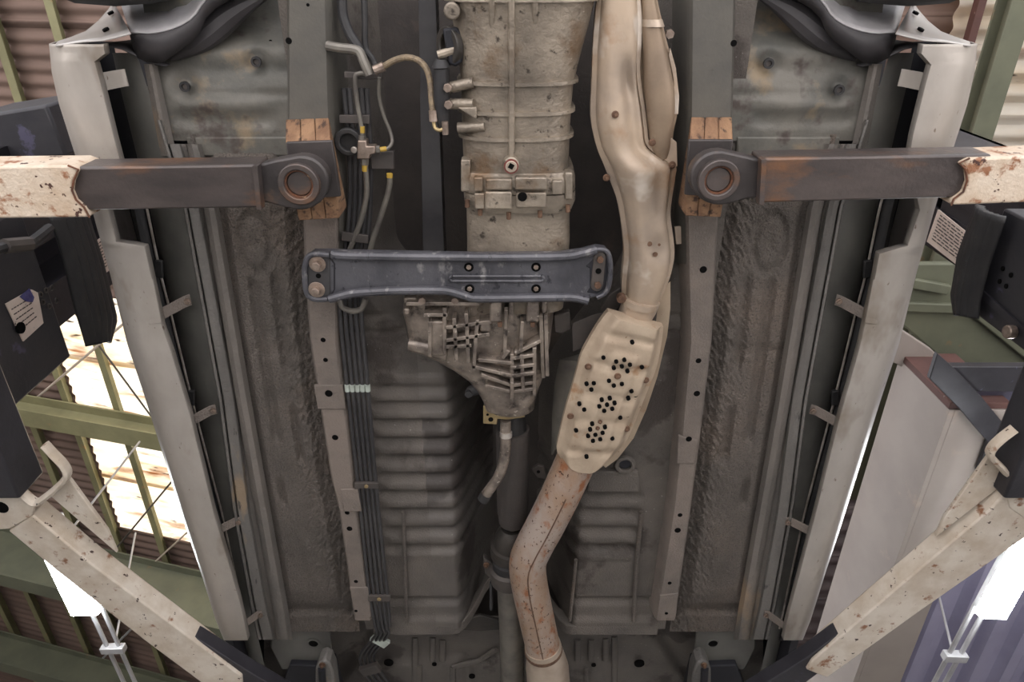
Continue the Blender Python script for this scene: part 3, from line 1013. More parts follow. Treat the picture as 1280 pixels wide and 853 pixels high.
# sill-end plates with slotted holes
for f in ((lambda x: x), mx):
    b = MB(); b.prism([P(f(x), y, 2.02) for x, y in ((338, 760), (365, 775), (412, 790), (416, 834), (352, 838), (338, 810))], 0.012)
    pl = b.build('jack_plate', M['sill'], car, bevel=0.004)
    k = mpp(804, 2.02)
    b = MB(); b.ringd(P(f(392), 804, 2.02), 6 * k, 8.5 * k, 0.004, 18); b.build('hole_rim', M['sill'], pl)
    disc(f(392), 804, 2.019, 6.0, 'slot_hole_disc', M['black'], pl, 0.002)
    # suspension arm end
    b = MB()
    pts = [(394, 853), (394, 838), (398, 829), (405, 826), (412, 830), (417, 842), (424, 900), (396, 900)]
    b.prism([P(f(x), y, 1.95) for x, y in pts], 0.05)
    ta = b.build('suspension_link', M['sill_seal'], car, bevel=0.006)
    b = MB(); b.tube([P(f(402), 836, 1.948), P(f(403), 853, 1.948), P(f(408), 895, 1.948)], 0.011, 8); b.build('link_channel_shade', M['dark_shade'], ta)  # dark tube; the shade of the channel is in its colour
    bolt(f(403), 831, 1.95, 4, ta, 'rusty_bolt')
    b = MB(); b.prism([P(f(x), y, 2.0) for x, y in ((362, 832), (416, 834), (430, 890), (340, 890))], 0.05)
    b.build('spring_cup', M['dark_shade'], car, bevel=0.004)

# ---- chassis rails
HL = [(404, 425, 3.2), (407, 450, 3), (411, 492, 4.8), (419, 547, 4), (434, 641, 3), (437, 661, 3.6), (445, 727, 2.6), (448, 764, 2)]
HR = [(879, 337, 4.6), (873, 451, 3.6), (871, 492, 4), (861, 549, 3.8), (850, 644, 3), (847, 663, 4), (837, 729, 2.5), (827, 767, 2)]


def rail(L, R, y0, y1, zb, m, holes, top=0.09, name='chassis_rail', chamf=0.006):
    b = MB()
    rings = []
    n = 60
    for i in range(n + 1):
        y = lerp(y0, y1, i / n)
        a, c = P(curve(L, y), y, zb), P(curve(R, y), y, zb)
        d = (c - a).normalized()
        up = Vector((0, 0, 1))
        rings.append([a + up * top - d * 0.012, a + up * chamf * 1.5, a + d * chamf, c - d * chamf, c + up * chamf * 1.5, c + up * top + d * 0.012])
    b.loft(rings)
    o = b.build(name, m, car, angle=50)
    for x, y, r in holes:
        k = mpp(y, zb)
        disc(x, y, zb + 0.0005, r, 'rail_hole_disc', M['black'], o, 0.001)
    return o


rail(RLL, RLR, -60, 200, 1.945, M['rail_paint'], [(385, 6, 2), (361, 51, 4)])
rail(RRL, RRR, -60, 200, 1.945, M['rail_paint'], [(917, 54, 4)])
rail(RLL, RLR, 195, 776, 1.95, M['rail_coat'], HL)
rail(RRL, RRR, 195, 776, 1.95, M['rail_coat'], HR)
# joggled reinforcement plates riding on the rails
for pl in ([(392, 482), (428, 482), (432, 512), (397, 512)], [(425, 612), (447, 612), (452, 640), (430, 640)],
           [(437, 735), (460, 735), (464, 772), (444, 772)], [(848, 545), (872, 551), (868, 580), (846, 580)],
           [(825, 745), (848, 742), (845, 772), (821, 774)]):
    b = MB(); b.prism([P(x, y, 1.947) for x, y in pl], 0.008)
    b.build('rail_plate', M['rail_coat'], car, bevel=0.002)
for x, y, r in ((411, 492, 4.8), (445, 764, 2.0), (837, 729, 0.1), (861, 549, 3.8), (833, 767, 2)):
    disc(x, y, 1.9465, r, 'rail_hole_disc', M['black'], car, 0.001)
# inner flange of the front rails
for L, f in ((RLR, 1), (RRL, -1)):
    b = MB(); rings = []
    for i in range(20):
        y = lerp(-50, 330, i / 19)
        a = P(curve(L, y) + f * 1.0, y, 1.955); c = P(curve(L, y) + f * 13, y, 1.99)
        rings.append([a, c, c + Vector((0, 0, 0.01)), a + Vector((0, 0, 0.01))])
    b.loft(rings); b.build('rail_flange', M['rail_paint'], car, angle=30)


# ---- sills
SO = [(58, 64), (90, 67), (130, 76), (190, 95), (262, 117), (340, 139), (430, 161), (500, 184), (580, 209), (660, 234), (720, 254), (775, 271), (800, 281)]

def strip(lines, m, name, y0, y1, f=lambda x: x, n=60, **kw):
    """sheet through traced long lines [(line, Z), ...]"""
    b = MB()
    rows = []
    for i in range(n + 1):
        y = lerp(y0, y1, i / n)
        rows.append([P(f(curve(L, y)), y, z) for L, z in lines])
    b.loft(rows, closed=False, caps=False)
    return b.build(name, m, car, **kw)


def off(L, d):
    return [(y, x + d) for y, x in L]


LD = [(0, 128), (100, 150), (190, 172), (260, 189), (390, 216), (500, 239), (640, 266), (760, 292), (860, 318)]   # outer foot of the inner sill
LE = [(240, 178), (262, 184), (340, 200), (390, 213), (500, 240), (640, 277), (760, 303), (800, 312)]
for f in ((lambda x: x), mx):
    strip([(off(LA, 8), 1.995), (off(LA, 2), 1.972), (off(LA, -5), 1.966), (off(LA, -10), 1.972), (off(LA, -12), 1.99), (off(LB, 12), 1.985)], M['ridge'], 'sill_ridge', 180, 800, f, angle=50)
    strip([(off(LB, 13), 1.985), (off(LB, 10), 1.972), (off(LB, 4), 1.964), (off(LB, -2), 1.962), (off(LB, -4), 1.972)], M['sill_seal'], 'sill_seam', 180, 800, f, angle=40)
    strip([(off(LB, -3), 1.974), (off(LB, -5), 1.955), (off(LB, -8), 1.955), (off(LB, -9), 1.98)], M['sill_seal'], 'pinch_weld', 150, 800, f, angle=20)
    strip([(off(LB, -8), 1.985), (off(LB, -20), 1.985), (LD, 2.02), (off(LD, -6), 2.08)], M['sill'], 'inner_sill', 66, 860, f, angle=50)
    strip([(off(LD, 2), 2.03), (off(LD, -14), 2.075), (off(SO, 22), 2.09), (off(SO, 12), 2.04)], M['dark_shade'], 'sill_gap_shade', 52, 800, f)  # sheet coloured dark to stand for the shade in the gap
    # outer sill lip; light showing through the gap is in its bright colour
    b = MB(); b.tube([P(f(curve(LE, y)), y, 1.985) for y in range(240, 800, 14)], 0.0028, 6)
    b.build('lit_sill_lip', M['bare_edge'], car)
    strip([(off(LE, -3), 1.99), (off(LE, -14), 1.985), (off(LE, -18), 2.02)], M['rubber'], 'sill_trim', 240, 800, f, thick=0.004)
    for y in (336, 497):
        b = MB(); b.box(P(f(curve(LE, y)) , y, 1.983), (0.016, 0.04, 0.01), 0.2 if f(0) == 0 else -0.2); b.build('trim_clip', M['rubber'], car, bevel=0.002)
    # toe seam up front
    strip([([(60, 176), (190, 200)], 1.985), ([(60, 182), (190, 207)], 1.975), ([(60, 186), (190, 212)], 1.975), ([(60, 192), (190, 220)], 1.99)],
          M['ridge'], 'toe_seam', 80, 195, f, n=12, angle=25)

# ---- side skirts

SI = [(55, 128), (66, 130), (76, 117), (105, 125), (170, 141), (200, 149), (262, 134), (303, 145), (309, 180), (340, 187), (405, 201), (440, 213), (520, 237),
      (640, 266), (745, 297), (775, 304), (800, 309)]
SIr = [(55, 128), (66, 130), (80, 118), (105, 125), (170, 141), (200, 146), (262, 132), (308, 148), (318, 183), (340, 187), (405, 201), (440, 209), (520, 232),
       (640, 262), (745, 290), (775, 298), (800, 303)]


def skirt(f, inner):
    zb = 1.90
    b = MB()
    rings = []
    ys = []
    y = 55.0
    while y <= 800:
        ys.append(y); y += 4
    ys += [yy for yy, _ in inner if yy not in ys]
    ys = sorted(set(ys))
    sg = 1 if f(0) == 0 else -1
    for y in ys:
        xo_, xi_ = curve(SO, y), curve(inner, y)
        rec = 0.004 * sm(395, 402, y) * sm(440, 425, y)
        ring = [P(f(xi_), y, zb) + Vector((0, 0, 0.014)), P(f(xi_), y, zb + 0.001 + rec)]
        for fr, dz in ((0.35, rec * 0.5), (0.55, 0.001), (0.70, 0.004), (0.82, 0.010), (0.92, 0.020), (1.0, 0.036)):
            ring.append(P(f(lerp(xi_, xo_, fr)), y, zb + dz))
        ring += [ring[-1] + Vector((-sg * 0.008, 0, 0.03)), ring[-1] + Vector((-sg * 0.012, 0, 0.2))]
        rings.append(ring)
    b.loft(rings, closed=False, caps=False)
    o = b.build('side_skirt', M['skirt'], car, thick=0.003, angle=40)
    return o


for f, inner, bright in (((lambda x: x), SI, False), (mx, SIr, True)):
    sk_ = skirt(f, inner)
    sg = 1 if f(0) == 0 else -1
    # arch lip that sweeps up from the skirt's front end, with three oblong holes
    b = MB()
    lo = [P(f(x), y, z) for x, y, z in ((70, 59, 1.902), (82, 57, 1.903), (100, 54, 1.905), (128, 52, 1.905), (146, 48, 1.91), (164, 43, 1.92))]
    hi = [P(f(x), y, z) for x, y, z in ((72, 54, 1.93), (90, 48, 1.98), (108, 41, 2.04), (124, 28, 2.10), (137, 13, 2.16), (143, 4, 2.19))]
    rows = []
    for t in range(9):
        t /= 8
        rows.append([a.lerp(c, t) for a, c in zip(lo, hi)])
    b.loft(rows, closed=False, caps=False)
    lipo = b.build('arch_lip', M['body_white'], car, thick=0.003, angle=60)
    for x, y, z in ((145, 8, 2.16), (142, 20, 2.09), (136, 41, 1.97)):
        b = MB(); b.cyl(P(f(x), y, z) - Vector((0, 0.004, 0.006)), 0.006, 0.004, 10, (-sg * 0.3, -1, -0.35)); b.build('lip_hole_disc', M['black'], lipo)
    # stay brackets from sill to skirt
    for x0, y0, x1, y1, first in ((126, 103, 158, 97, 1), (202, 393, 238, 375, 0), (237, 528, 270, 512, 0), (270, 665, 301, 652, 0), (303, 783, 328, 768, 0)):
        A, C = P(f(x0), y0, 1.915), P(f(x1), y1, 1.962)
        wv = Vector((0, 0.030 if first else 0.026, 0))
        mid = A.lerp(C, 0.72) + Vector((0, 0, 0.008))
        b = MB()
        rg = [[p - wv / 2, p + wv / 2, p + wv / 2 + Vector((0, 0, 0.003)), p - wv / 2 + Vector((0, 0, 0.003))]
              for p in (A - Vector((sg * 0.02, 0, 0.002)), A, mid, C)]
        b.loft(rg)
        br = b.build('stay_bracket', M['rail_coat'] if not first else M['skirt'], car, bevel=0.001)
        if not first:
            b = MB(); b.cyl(C.lerp(mid, 0.35) - Vector((0, 0, 0.002)), 0.007, 0.004, 12); b.cyl(C.lerp(mid, 0.35) - Vector((0, 0, 0.004)), 0.004, 0.006, 6)
            b.build('bolt', M['steel_bolt'], br)
            for dy in (-4, 4):
                b = MB(); b.cyl(P(f(x0 - 9 + dy * 0.2), y0 + dy, 1.9015), 0.0045, 0.002, 10); b.build('rivet', M['rusty_bolt'], sk_)
    # stiffening tab pressed in the skirt
    b = MB(); b.prism([P(f(x), y, 1.899) for x, y in ((172, 351), (191, 350), (202, 404), (186, 406))], 0.004)
    b.build('skirt_tab', M['skirt'], sk_, bevel=0.001)
    b = MB(); b.prism([P(f(x), y, 1.899) for x, y in ((112, 171), (140, 170), (142, 174), (114, 174))], 0.004)
    b.build('skirt_crease_shade', M['dark_shade'], sk_)  # raised dark strip; the crease's shade is painted
    # wheel arch liner: grey inner bulge above, dark hem hanging below it
    b = MB()
    hem = [(164, 43), (168, 60), (173, 72), (184, 76), (197, 79), (206, 76), (222, 64), (240, 50), (250, 38), (256, 22), (268, 10), (290, -4), (330, -26)]
    mid = [(164, 42), (174, 42), (184, 43), (196, 42), (206, 40), (216, 37), (228, 32), (238, 26), (246, 18), (252, 8), (262, -4), (284, -18), (324, -42)]
    top = [(150, 3), (162, 4), (174, 5), (186, 4), (198, 6), (208, 4), (220, 2), (232, 0), (242, -6), (250, -14), (262, -24), (284, -38), (324, -62)]
    rows = [[P(f(x), y, 1.965) for x, y in hem], [P(f(lerp(a[0], c[0], .5)), lerp(a[1], c[1], .5), 1.955) for a, c in zip(hem, mid)], [P(f(x), y, 1.95) for x, y in mid]]
    b.loft(rows, closed=False, caps=False)
    b.build('liner_hem', M['liner'], car, thick=0.003, angle=60)
    b = MB()
    rows = []
    for j in range(9):
        t = j / 8
        rows.append([P(f(lerp(a[0], c[0], t)), lerp(a[1], c[1], t), lerp(1.95, 2.16, t) - 0.035 * math.sin(t * PI) * (0.4 + 0.6 * math.sin(i * 1.25) ** 2)) for i, (a, c) in enumerate(zip(mid, top))])
    b.loft(rows, closed=False, caps=False)
    b.build('arch_liner', M['liner_grey'], car, thick=0.003, angle=70)
    # end panel of the sill, added dark to close gaps showing the roof
    b = MB(); lo_ = [P(f(x), y, z) for x, y, z in ((112, 60, 1.95), (132, 58, 1.95), (152, 62, 1.955), (168, 70, 1.96), (186, 80, 1.98), (206, 84, 1.985))]
    b.loft([lo_, [p + Vector((0, 0, 0.06)) for p in lo_], [p + Vector((0, 0.01, 0.35)) for p in lo_]], closed=False, caps=False)
    b.build('sill_end', M['liner'], car, thick=0.003)
    b = MB(); b.box((-sg * 0.62, 0.03, 2.3), (0.44, 0.75, 0.02)); b.build('gap_cover', M['dark_shade'], car, smooth=False)  # dark panel added to block rays from the roof through the gaps
    # dark tube drawn for the shadow between liner and toe board
    b = MB(); b.tube(smooth_path([P(f(x), y, 2.0) for x, y in ((214, 74), (232, 62), (250, 50), (268, 36), (290, 18), (312, 4), (340, -10))]), [0.004 + 0.02 * math.sin(PI * i / 36) for i in range(37)], 10)
    b.build('arch_shadow', M['liner'], car)
    # front tyre, its rear edge just in the picture
    wc = Vector((-sg * 0.70, -0.231, 2.0))
    b = MB()
    prof = [(-0.095, 0.24), (-0.09, 0.275), (-0.07, 0.292), (0, 0.297), (0.07, 0.292), (0.09, 0.275), (0.095, 0.24)]
    n = 72
    rings = [[wc + Vector((px_, (pr + (0.004 if i % 2 and abs(px_) < 0.08 else 0)) * math.cos(2 * PI * i / n), (pr + (0.004 if i % 2 and abs(px_) < 0.08 else 0)) * math.sin(2 * PI * i / n))) for px_, pr in prof] for i in range(n)]
    rings.append(rings[0])
    b.loft(rings, closed=False, caps=False)
    b.build('tyre', M['tyre'], car)
    b = MB(); b.cyl(wc + Vector((-0.07, 0, 0)), 0.245, 0.14, 40, (1, 0, 0)); b.build('wheel_rim', M['bare_edge'], car)
    # body side and door shell above the skirt
    b = MB()
    rows = []
    for i in range(30):
        y = lerp(150, 800, i / 29)
        o_ = P(f(curve(SO, y)), y, 1.90)
        rows.append([o_ + Vector((-sg * 0.012, 0, 0.2)), o_ + Vector((-sg * 0.03, 0, 0.42)), o_ + Vector((-sg * 0.01, 0, 0.75)), o_ + Vector((sg * 0.10, 0, 1.2))])
    b.loft(rows, closed=False, caps=False); b.build('body_side', M['body_white'], car, thick=0.003)
for sg in (-1, 1):
    b = MB(); b.box((sg * 0.62, 2.1, 2.22), (0.42, 0.9, 0.02)); b.box((sg * 0.80, 1.9, 2.1), (0.02, 1.0, 0.3)); b.build('rear_gap_cover', M['dark_shade'], car, smooth=False)  # dark panels added to stop the sky leaking through the rear gaps
b = MB(); b.box((0, 0.9, 2.42), (1.44, 3.0, 0.03)); b.build('light_cap', M['dark_shade'], car, smooth=False)  # unseen sheet added to keep roof light out of the tunnel
b = MB(); b.box((0, 0.9, 3.12), (1.2, 2.2, 0.04)); b.build('body_roof', M['body_white'], car, bevel=0.02)

# ---- gearbox
def casting(rows, name, m, n=26, p=2.6, top=None, parent=None, angle=40, caps=True):
    """rows: ((xl,yl),(xr,yr), z bottom, z side); closed ring of super-elliptic section"""
    b = MB()
    rings = []
    for (l, r, zb, zs) in rows:
        A, C = P(l[0], l[1], zs), P(r[0], r[1], zs)
        mid = (A + C) / 2
        h = (C - A) / 2
        ring = []
        for i in range(n):
            a = 2 * PI * i / n
            ca, sa = math.cos(a), math.sin(a)
            u = math.copysign(abs(ca) ** (2 / p), ca)
            w = math.copysign(abs(sa) ** (2 / p), sa)
            dz = (zs - zb) if w < 0 else ((top or 0.06))
            ring.append(mid + h * u + Vector((0, 0, dz * w)))
        rings.append(ring)
    b.loft(rings, True, caps)
    return b.build(name, m, parent or car, angle=angle)


def rw(y, xl, xr, zb, zs):
    return ((xl, y), (xr, y), zb, zs)


ZG = 1.95
BELL = [rw(-60, 545, 765, 1.845, ZG), rw(-6, 560, 744, 1.86, ZG), rw(1, 562, 742, 1.862, ZG), rw(30, 567, 735, 1.868, ZG), rw(55, 571, 728, 1.872, ZG),
        rw(80, 575, 722, 1.876, ZG), rw(105, 577, 716, 1.88, ZG), rw(130, 577, 714, 1.882, ZG), rw(160, 578, 712, 1.884, ZG), rw(190, 579, 711, 1.886, ZG),
        rw(206, 580, 710, 1.886, ZG)]
bell = casting(BELL, 'gearbox_casing', M['cast'], 40, 2.7, 0.16)


def row_at(rows, y):
    for a, c in zip(rows, rows[1:]):
        if a[0][1] <= y <= c[0][1]:
            t = (y - a[0][1]) / (c[0][1] - a[0][1])
            return (lerp(a[0][0], c[0][0], t), lerp(a[1][0], c[1][0], t), lerp(a[2], c[2], t))


def ring_rib(y, dy, grow, name='casing_rib', x_cut=None):
    xl, xr, zb = row_at(BELL, y)
    casting([rw(y - dy / 2, xl - grow, xr + grow, zb - grow * 0.0013, ZG), rw(y + dy / 2, xl - grow, xr + grow, zb - grow * 0.0013, ZG)],
            name, M['cast'], 40, 2.7, 0.15, bell)


ring_rib(-3, 5, 5, 'bell_flange')
for y in (98, 134, 165):
    ring_rib(y, 4.2, 5)
# spine rib and drain boss
b = MB(); b.loft([[P(636, y, z), P(643, y, z), P(645, y, z + 0.03), P(634, y, z + 0.03)] for y, z in ((-30, 1.842), (30, 1.855), (98, 1.865), (170, 1.871), (200, 1.873))])
b.build('spine_rib', M['cast'], bell, bevel=0.002)
for x, y0, y1 in ((615, -4, 40), (669, -4, 46)):
    b = MB(); b.loft([[P(x - 4, y, z), P(x + 4, y, z), P(x + 6, y, z + 0.03), P(x - 6, y, z + 0.03)] for y, z in ((y0, 1.853), ((y0 + y1) / 2, 1.864), (y1, 1.874))])
    b.build('short_rib', M['cast'], bell, bevel=0.003)
k = mpp(205, 1.87)
b = MB(); b.cyl(P(639, 203, 1.89), 11 * k, 0.022, 28, (0, 0, -1), 10 * k); b.build('drain_boss', M['cast'], bell, bevel=0.002)
M['red'] = mat('red', (118, 56, 50), (98, 46, 42), 30, 0.6)
b = MB(); b.ringd(P(639, 208, 1.868), 7.6 * k, 9 * k, 0.002, 28); b.build('seal_ring', M['red'], bell)
b = MB(); b.cyl(P(639, 208, 1.869), 7.4 * k, 0.004, 24); dp = b.build('drain_plug', M['cone'], bell, bevel=0.001)
b = MB(); b.box(P(639, 208, 1.8645), (0.009, 0.009, 0.002), 0.5); b.build('socket', M['black'], dp)
# side windows, bosses and triangular webs
b = MB(); b.ringd(P(565, 57, 1.92), 0.02, 0.032, 0.012, 20, (-0.75, 0, -0.65)); b.build('fork_port', M['cast_dark'], bell, bevel=0.002)
b = MB(); b.prism([P(x, y, 1.9) for x, y in ((553, 36), (572, 34), (580, 46), (578, 78), (570, 84), (560, 80))], 0.02); b.build('port_recess_shade', M['dark_shade'], bell, bevel=0.004)  # solid coloured dark to stand for the shade inside the port
b = MB(); b.tube([P(547, 69, 1.90), P(570, 62, 1.905)], 0.007, 10); b.build('clutch_fork', M['cast'], bell)
for x, y in ((566, 13),):
    b = MB(); b.cyl(P(x, y, 1.90), 0.014, 0.02, 16); b.build('boss', M['cast'], bell, bevel=0.003)
for (xa, ya, xb, yb) in ((562, 110, 592, 103), (563, 130, 592, 130), (573, 160, 606, 158)):
    b = MB(); b.tube([P(xa, ya, 1.902), P(xb, yb, 1.892)], [0.010, 0.009], 12); b.build('boss', M['cast'], bell)
b = MB(); b.prism([P(x, y, 1.882) for x, y in ((572, 135), (596, 134), (596, 150))], 0.03); b.build('web', M['cast'], bell, bevel=0.002)
for x, y in ((704, 102), (703, 137), (701, 168)):
    b = MB(); b.prism([P(x, y, 1.904), P(x + 8, y, 1.915), P(x + 7, y + 26, 1.915), P(x - 6, y + 26, 1.9)], 0.03); b.build('web', M['cast'], bell, bevel=0.002)
for (xa, xb, ya, yb) in ((596, 634, 168, 186), (650, 690, 170, 190)):
    pass
# adapter flanges with studs
FL1 = [rw(206, 578, 716, 1.884, ZG), rw(215, 577, 718, 1.878, ZG), rw(229, 578, 718, 1.878, ZG), rw(231, 579, 717, 1.88, ZG)]
fl = casting(FL1, 'adapter_flange', M['cast'], 40, 4.0, 0.14)
FL2 = [rw(232, 580, 718, 1.88, ZG), rw(244, 581, 718, 1.88, ZG), rw(254, 584, 714, 1.886, ZG), rw(257, 588, 710, 1.90, ZG)]
fl2 = casting(FL2, 'adapter_flange', M['cast'], 40, 4.0, 0.14)
for x0, x1, y0, y1, z in ((607, 640, 224, 238, 1.868), (644, 684, 222, 238, 1.866), (690, 704, 226, 244, 1.872), (592, 604, 222, 240, 1.872), (706, 716, 216, 250, 1.884),
                          (576, 588, 200, 240, 1.89), (606, 640, 240, 262, 1.868), (645, 683, 241, 260, 1.87), (593, 606, 242, 262, 1.872)):
    b = MB(); b.prism([P(x, y, z) for x, y in ((x0, y0), (x1, y0), (x1, y1), (x0, y1))], 0.03)
    b.build('flange_lug', M['cast'], fl if y1 < 250 else fl2, bevel=0.003, seg=3)
for x, y in ((600, 268), (636, 273), (675, 271), (710, 264), (584, 258)):
    b = MB(); b.tube([P(x, y - 8, 1.885), P(x, y + 1, 1.885)], 0.0045, 8); b.build('stud', M['rusty_bolt'], fl2)
disc(653, 246, 1.866, 6, 'gap_hole_disc', M['black'], fl2, 0.001)
casting([rw(250, 583, 712, 1.905, ZG), rw(300, 584, 712, 1.90, ZG), rw(350, 584, 708, 1.90, ZG), rw(380, 584, 704, 1.90, ZG)], 'tail_housing', M['cast'], 30, 3.0, 0.12)

# clutch slave cylinder with hose
sl = [P(551, 74, 1.895), P(551, 80, 1.89)]
b = MB(); b.tube([P(551, 74, 1.90), P(551, 84, 1.90), P(552, 86, 1.90), P(552, 120, 1.90), P(553, 146, 1.90), P(554, 158, 1.90)],
                 [0.010, 0.0165, 0.0135, 0.015, 0.013, 0.009], 16)
slave = b.build('slave_cylinder', M['rubber'], car)
b = MB(); b.tube([P(556, 152, 1.885), P(557, 168, 1.885)], 0.006, 10); b.build('bleed_nipple', M['steel_bolt'], slave)
for x, y in ((560, 109), (561, 130)):
    b = MB(); b.cyl(P(x, y, 1.888), 0.008, 0.012, 6); b.build('bolt', M['steel_bolt'], slave, bevel=0.001)


def pipe(pts, r, m, name, parent=None, n=10, sub=6):
    b = MB(); b.tube(smooth_path([P(*p) for p in pts], sub), r, n)
    return b.build(name, m, parent or car)


M['braid'] = mat('braid', (140, 124, 100), (98, 86, 74), 90, 0.6, 0.2, 0.5, 250)
hose = pipe([(480, 83, 1.93), (492, 76, 1.925), (506, 72, 1.92), (520, 74, 1.915), (531, 83, 1.91), (537, 98, 1.905), (539, 120, 1.90), (541, 142, 1.895)], 0.0055, M['braid'], 'clutch_hose')
b = MB(); b.tube([P(468, 88, 1.93), P(480, 83, 1.93)], 0.0085, 10); b.build('hose_fitting', M['steel_bolt'], hose)
b = MB(); b.tube([P(541, 138, 1.895), P(542, 152, 1.893)], 0.0078, 10); b.build('hose_fitting', M['steel_bolt'], hose)
pipe([(542, 152, 1.893), (544, 160, 1.89), (550, 163, 1.885), (556, 160, 1.885)], 0.0035, M['brass'], 'clutch_pipe')
# dark brace bar left of the gearbox
b = MB(); b.loft([[P(523 + 6 * t, y, 2.0), P(545 + 11 * t, y, 2.0), P(545 + 11 * t, y, 2.0) + Vector((0, 0, 0.05)), P(523 + 6 * t, y, 2.0) + Vector((0, 0, 0.05))]
                  for y, t in ((-60, -0.1), (0, 0), (116, 0.4), (117, 0.3), (330, 1.0))])
b.build('brace_bar', M['line'], car, bevel=0.003)
# tunnel wall hardware, left
pipe([(427, -10, 1.97), (429, 20, 1.965), (437, 42, 1.96), (447, 58, 1.955), (452, 70, 1.955)], 0.009, M['rubber'], 'fuel_hose')
pipe([(455, -10, 1.99), (456, 25, 1.985), (457, 60, 1.98), (466, 75, 1.97), (474, 92, 1.965)], 0.006, M['rubber'], 'breather_hose')
pipe([(409, 57, 1.945), (425, 60, 1.94), (442, 62, 1.938), (450, 66, 1.935), (456, 80, 1.93), (462, 94, 1.928)], 0.0085, M['line_pale'], 'hose_bracket')
b = MB(); b.prism([P(x, y, 1.945) for x, y in ((430, 89), (468, 92), (478, 90), (479, 98), (462, 100), (430, 98))], 0.008)
hb = b.build('line_bracket', M['clip'], car, bevel=0.002)
pipe([(457, 92, 1.94), (449, 92, 1.94), (444, 98, 1.94), (447, 130, 1.945), (452, 160, 1.945), (453, 178, 1.945)], 0.0042, M['line_pale'], 'brake_pipe')
pipe([(474, 97, 1.94), (474, 120, 1.95), (480, 145, 1.955), (488, 165, 1.955), (490, 178, 1.95), (484, 186, 1.945), (474, 187, 1.942)], 0.0035, M['line_pale'], 'brake_pipe')
for y in (0, 1):
    b = MB(); b.tube([P(453, 158, 1.944), P(453, 166, 1.944)] if y == 0 else [P(475, 187, 1.942), P(483, 186, 1.945)], 0.0046, 8); b.build('pipe_tag', M['yellow'], car)
jb = empty('brake_junction', (0, 0, 0)); jb.parent = car; jb.location = P(455, 187, 1.94) - car.location
b = MB(); b.prism([P(x, y, 1.932) for x, y in ((447, 176), (458, 176), (458, 183), (469, 183), (469, 192), (462, 194), (462, 199), (446, 199))], 0.024)
b.build('block', M['steel_bolt'], jb, bevel=0.002)
b = MB(); b.cyl(P(443, 187, 1.94), 0.006, 0.006, 14); b.build('mounting_eye', M['bare_edge'], jb, bevel=0.001)
for a, c in (((453, 170), (453, 178)), ((467, 187), (475, 187)), ((456, 198), (456, 206))):
    b = MB(); b.tube([P(*a, 1.944), P(*c, 1.944)], 0.0075, 6); b.build('pipe_nut', M['line_pale'], jb)
b = MB(); b.prism([P(x, y, 1.96) for x, y in ((462, 190), (492, 189), (493, 212), (464, 212))], 0.01); b.build('mount_plate', M['clip'], jb, bevel=0.002)
pipe([(456, 204, 1.944), (458, 225, 1.945), (458, 245, 1.947), (452, 272, 1.95), (444, 295, 1.952), (435, 318, 1.955)], 0.0055, M['line_pale'], 'brake_pipe')
pipe([(487, 218, 1.945), (487, 232, 1.945), (482, 252, 1.947), (473, 280, 1.95), (466, 300, 1.952), (460, 325, 1.955)], 0.0055, M['line_pale'], 'brake_pipe')
b = MB(); b.tube([P(456, 204, 1.943), P(456, 214, 1.943)], 0.0056, 8); b.build('pipe_tag', M['yellow'], car)
b = MB(); b.tube([P(487, 217, 1.944), P(487, 222, 1.944)], 0.0062, 8); b.build('pipe_tag', M['yellow'], car)
b = MB(); b.ringd(P(437, 176, 1.965), 0.016, 0.026, 0.015, 24); b.cyl(P(437, 176, 1.97), 0.018, 0.006, 20); b.build('hose_grommet', M['rubber'], car, bevel=0.002)
pipe([(424, 372, 1.94), (428, 384, 1.935), (440, 389, 1.93), (452, 386, 1.935), (457, 374, 1.94)], 0.0062, M['line_pale'], 'brake_pipe')
b = MB(); b.prism([P(x, y, 1.948) for x, y in ((427, 290), (460, 295), (460, 305), (427, 301))], 0.006); b.build('line_clip', M['clip'], car, bevel=0.001)
b = MB(); b.prism([P(x, y, 1.955) for x, y in ((424, 144), (462, 144), (462, 155), (424, 154))], 0.006); b.build('line_clip', M['clip'], car, bevel=0.001)
# five fuel and brake lines along the rail
for i in range(5):
    pts = [(433 + i * 6.4 - (3 if i < 2 else 0), 110, 1.975), (437 + i * 6.6, 200, 1.972), (436 + i * 6.4, 280, 1.968), (427 + i * 6.6, 345, 1.962), (425 + i * 6.6, 390, 1.957),
           (434 + i * 6.4, 482, 1.955), (447 + i * 5.6, 600, 1.955), (455 + i * 5.6, 680, 1.955), (462 + i * 5.6, 745, 1.953), (469 + i * 4.6, 783, 1.955)]
    if i < 4:
        pts += [(471 + i * 5, 792, 1.965), (463 + i * 5, 803, 2.0), (451 + i * 5.5, 818, 2.03), (452 + i * 6, 832, 2.05), (466 + i * 7, 856, 2.06), (490 + i * 7, 890, 2.06)]
    pipe(pts, 0.0048, M['line'], 'fuel_line', sub=5)
for i in range(5):
    y, x = 485, 434 + i * 6.4
    b = MB(); b.tube([P(x - 0.2, 481, 1.953), P(x + 0.4, 489, 1.953)], 0.0060, 8); b.build('line_tag', M['clip_pale'], car)
for (x0, x1, y, h) in ((443, 473, 608, 7), (460, 488, 749, 7)):
    b = MB(); b.prism([P(x0, y - h / 2, 1.944), P(x1, y - h / 2, 1.944), P(x1, y + h / 2, 1.944), P(x0, y + h / 2, 1.944)], 0.008)
    cl = b.build('line_clip', M['clip'], car, bevel=0.001)
    bolt((x0 + x1) / 2, y, 1.944, 2.8, cl, 'brass', False, h=0.003)
b = MB(); b.bar(P(466, 796, 1.995), P(484, 806, 1.995), 0.03, 0.012); b.build('line_clip', M['clip_pale'], car, bevel=0.001)
b = MB(); b.bar(P(452, 840, 2.03), P(474, 834, 2.03), 0.035, 0.014); b.build('line_clip', M['clip'], car, bevel=0.001)

